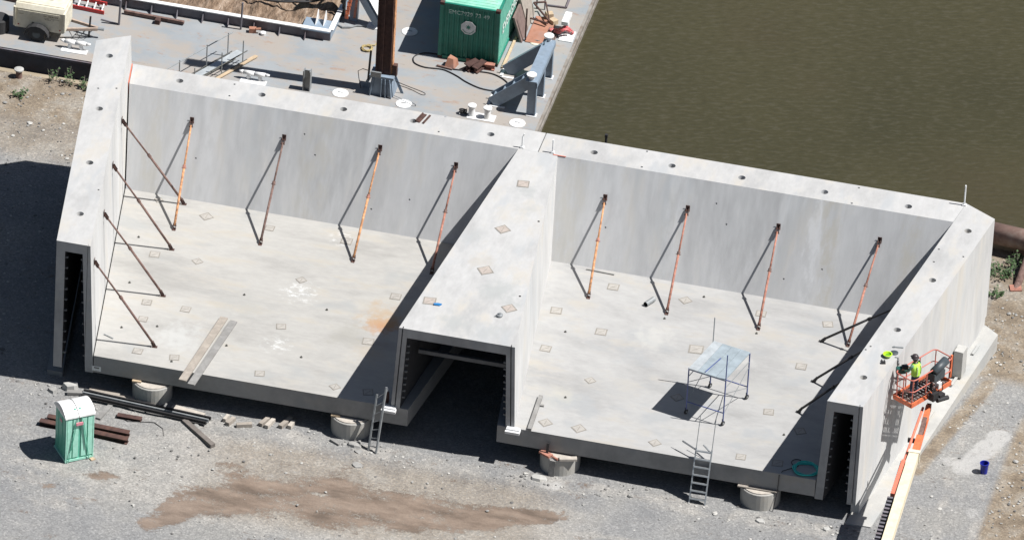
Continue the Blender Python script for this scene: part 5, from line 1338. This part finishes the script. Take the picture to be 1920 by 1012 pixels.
# red ladder
rl = thing('red_ladder', 'red ladder with white rungs lying on the barge deck', 'ladder', (-21, 14.1, DZ))
for y, z in ((14.40, .25), (13.98, .09)): MB().beam((-22.6, y+.1, DZ+z), (-20.3, y-.06, DZ+z), .05, .15).build('rail', M['red'], rl)
for i in range(7):
    x = -22.4+i*.33; MB().tube((x, 14.46-.05*i/7, DZ+.25), (x, 14.02-.05*i/7, DZ+.1), .03, 8).build('rung', M['white'], rl)
# compressor trailer
tr = thing('compressor_trailer', 'cream towable compressor trailer at the barge edge', 'trailer', (-22.3, 11.9, DZ))
tx0, tx1, ty0, ty1 = -23.3, -21.3, 11.42, 12.75
b_ = MB()
prof = [(ty0, -4.5), (ty0, -3.62), (ty0+.12, -3.46), (ty1-.12, -3.46), (ty1, -3.62), (ty1, -4.5)]
n = len(prof); vs = [(tx0, y, z) for y, z in prof]+[(tx1, y, z) for y, z in prof]
b_.add(vs, [tuple(range(n)), tuple(range(2*n-1, n-1, -1))]+[(i, (i+1) % n, n+(i+1) % n, n+i) for i in range(n)]); body = b_.build('canopy', M['cream'], tr)
MB().box(((tx0+tx1)/2-.03, ty0-.008, -4.0), (1.72, .02, .62)).build('side_door', M['cream'], body)
MB().box(((tx0+tx1)/2-.25, ty0-.025, -4.22), (.10, .02, .13)).build('door_latch', M['ink'], body)
m_ = MB(); rnd = random.Random(4)
for r_, (z, n_, w_, h_) in enumerate(((-3.80, 9, .055, .07), (-3.90, 12, .04, .03), (-3.96, 6, .05, .04))):
    for i in range(n_): 
        if rnd.random() > .1: m_.box((-22.1+.03*r_+i*(w_+.012), ty0-.021, z), (w_*.8, .006, h_*(.7+.3*rnd.random())))
for i in range(4): m_.box((-23.1+i*.045, ty0-.021, -3.85), (.035, .006, .03))
m_.build('door_print', plain('faded_ink', (.3, .27, .2), .7), body)
MB().box(((tx0+tx1)/2, ty0+.66, -3.45), (1.9, .9, .03)).build('lid', M['cream'], body)
MB().tube((-22.5, ty0+.6, -3.44), (-22.5, ty0+.6, -3.32), .06, 10).tube((-22.5, ty0+.6, -3.40), (-21.9, ty0+.65, -3.40), .015, 6).build('exhaust', M['rust_brown'], body)
for x in (tx0+.03, tx1-.03): MB().box((x+(.045 if x > -22 else -.045), ty0+.5, -4.0), (.08, 1.1, .85)).build('end_bumper', M['cream'], body)
for x in (tx0+.15, tx1-.15): MB().lathe((x, ty0-.0, -4.38), [(.035, 0), (.03, .03)], 8).build('tail_lamp', M['red'], body)
for y in (ty0-.13, ty1+.13):
    wh = MB().tube((-22.35, y-.1, DZ+.32), (-22.35, y+.1, DZ+.32), .32, 22).build('wheel', M['rubber'], tr)
    MB().tube((-22.35, y-.11, DZ+.32), (-22.35, y+.11, DZ+.32), .16, 14).build('rim', M['dkgrey'], wh)
    fe = [(-22.35+.50*math.cos(a), DZ+.26+.46*math.sin(a)) for a in [math.pi*i/8 for i in range(9)]]
    f2 = [(-22.35+.45*math.cos(a), DZ+.26+.42*math.sin(a)) for a in [math.pi*i/8 for i in range(8, -1, -1)]]
    MB().slab([(x, y-.16, z) for x, z in fe+f2], (0, 1, 0), .30).slab([(x, y-.17, z) for x, z in fe[1:-1]], (0, 1, 0), .012).build('fender', M['rubber'], tr)
MB().beam((-21.3, 11.75, DZ+.42), (-20.1, 12.15, DZ+.42), .08, .12).beam((-21.3, 12.5, DZ+.42), (-20.1, 12.22, DZ+.42), .08, .12).build('drawbar', plain('drawbar_tan', (.42, .33, .27), .7), tr)
MB().tube((-20.1, 12.18, DZ+.42), (-19.85, 12.2, DZ+.42), .06, 10).build('tow_eye', M['galv'], tr)
MB().tube((-20.45, 12.15, DZ), (-20.4, 12.15, DZ+.95), .04, 8).build('jack_leg', M['black'], tr)
m_ = MB()
for k in range(3): m_.path([(-21.2+.25*k, 11.8+.1*k, DZ+.4), (-21.0+.25*k, 11.7+.1*k, DZ+.15), (-20.8+.25*k, 11.85+.1*k, DZ+.38)], .018, 5)
m_.build('safety_chain', M['black'], tr)
tk = MB().lathe((-24.0, 11.6, DZ), [(.42, 0), (.42, .55), (.36, .6)], 22)
single(tk, 'fuel_drum', M['rubber'], 'black round drum left of the compressor trailer', 'drum', (-24.0, 11.6, DZ))
# plates, frames, chain and post at the right edge of the barge
pt_ = MB().hexa([(-3.82, 17.0, DZ), (-2.95, 17.0, DZ), (-2.95, 19.0, DZ), (-3.82, 19.0, DZ), (-3.82, 17.0, DZ+.04), (-2.95, 17.0, DZ+.04), (-2.95, 19.0, DZ+.04), (-3.82, 19.0, DZ+.04)])
pl_ = single(pt_, 'rust_plate', M['rustplate'], 'rust brown steel plate on deck right of the container', 'steel plate', (-3.4, 18, DZ), 'plates at the barge edge')
gr = MB()
for i in range(7): gr.box((-3.1+i*.065, 17.7, DZ+.055), (.035, 1.2, .02))
single(gr, 'deck_grating', M['brownplate'], 'brown slatted grating lying beside the rusty plate', 'grating', (-2.9, 17.7, DZ), 'plates at the barge edge')
fo = MB().tube((-3.83, 17.1, DZ), (-3.83, 17.1, DZ+1.5), .035, 8).beam((-3.85, 17.08, DZ+.03), (-4.3, 17.2, DZ+.03), .03, .03)
single(fo, 'rail_stanchion', M['rust_dark'], 'dark stanchion on the corner of the rusty plate', 'post', (-3.83, 17.1, DZ), 'dark stanchions on the barge')
jf = MB().tube((-4.0, 19.2, DZ+.5), (-3.15, 18.4, DZ+.25), .04, 8).tube((-4.0, 19.2, DZ+.5), (-3.55, 19.4, DZ+.5), .04, 8).tube((-3.95, 18.5, DZ+.2), (-3.2, 18.3, DZ+.22), .04, 8).tube((-3.55, 19.4, DZ+.5), (-3.15, 18.4, DZ+.25), .03, 8)
single(jf, 'bent_frame', M['rust_dark'], 'bent dark steel frame heaped on the rusty plate', 'steel scrap', (-3.6, 18.8, DZ))
cd = MB().box((-3.3, 19.0, DZ+.15), (.3, .25, .25), .5).box((-3.05, 18.7, DZ+.1), (.25, .3, .2), .9)
single(cd, 'torn_carton', M['tanwood'], 'torn tan carton behind the bent frame', 'carton', (-3.2, 18.9, DZ))
for i, (x, lb) in enumerate(((-3.95, 'left'), (-3.62, 'right'))):
    single(MB().tube((x, 19.6, DZ), (x, 19.6, DZ+1.8), .03, 8), 'lifeline_post', M['hull'], 'slim dark post beyond the rusty plate, %s one' % lb, 'post', (x, 19.6, DZ), 'slim posts beyond the plate')
single(MB().beam((-3.6, 19.9, DZ+.04), (-2.82, 19.95, DZ+.04), .07, .07).beam((-2.82, 19.95, DZ+.04), (-2.85, 21.5, DZ+.04), .07, .07).beam((-2.85, 21.5, DZ+.04), (-3.6, 21.45, DZ+.04), .07, .07), 'square_frame', M['hull'], 'dark square frame lying on deck near the far edge', 'frame', (-3.2, 20.6, DZ))
wp = thing('edge_cleat', 'white T shaped fairlead post at the barge edge', 'cleat', (-2.42, 18.2, DZ))
MB().box((-2.42, 18.2, DZ+.3), (.2, .2, .6)).build('stem', M['white'], wp)
MB().box((-2.42, 18.2, DZ+.65), (.26, .8, .16)).build('cross_head', M['white'], wp)
MB().box((-2.3, 17.9, DZ+.02), (.55, .8, .04)).build('base_plate', M['white'], wp)
rc = []
for i in range(46):
    t = i/45; rc.append((-3.05+.95*t+.02*math.sin(i*2.1), 18.0+.12*math.sin(t*9)+.1*t*0, DZ+.1+.3*math.exp(-((t-.62)/.22)**2)))
single(MB().path(rc, .065, 7).path([(x+.05, y-.16, z*1.0+.0) for x, y, z in rc[6:38]], .06, 7), 'mooring_rope', M['redrope'], 'thick red and white rope tied to the white fairlead post', 'rope', (-2.6, 18, DZ), smooth=True)
single(MB().tube((2.28, 3.6, -6), (2.28, 3.6, .06), .05, 10).box((2.28, 3.6, .1), (.11, .11, .12)), 'mooring_pin', M['black'], 'dark pin sticking up behind the right rear wall', 'pin', (2.28, 3.6, -4))
# rust patch of spread sand on the deck and far clutter at the top edge
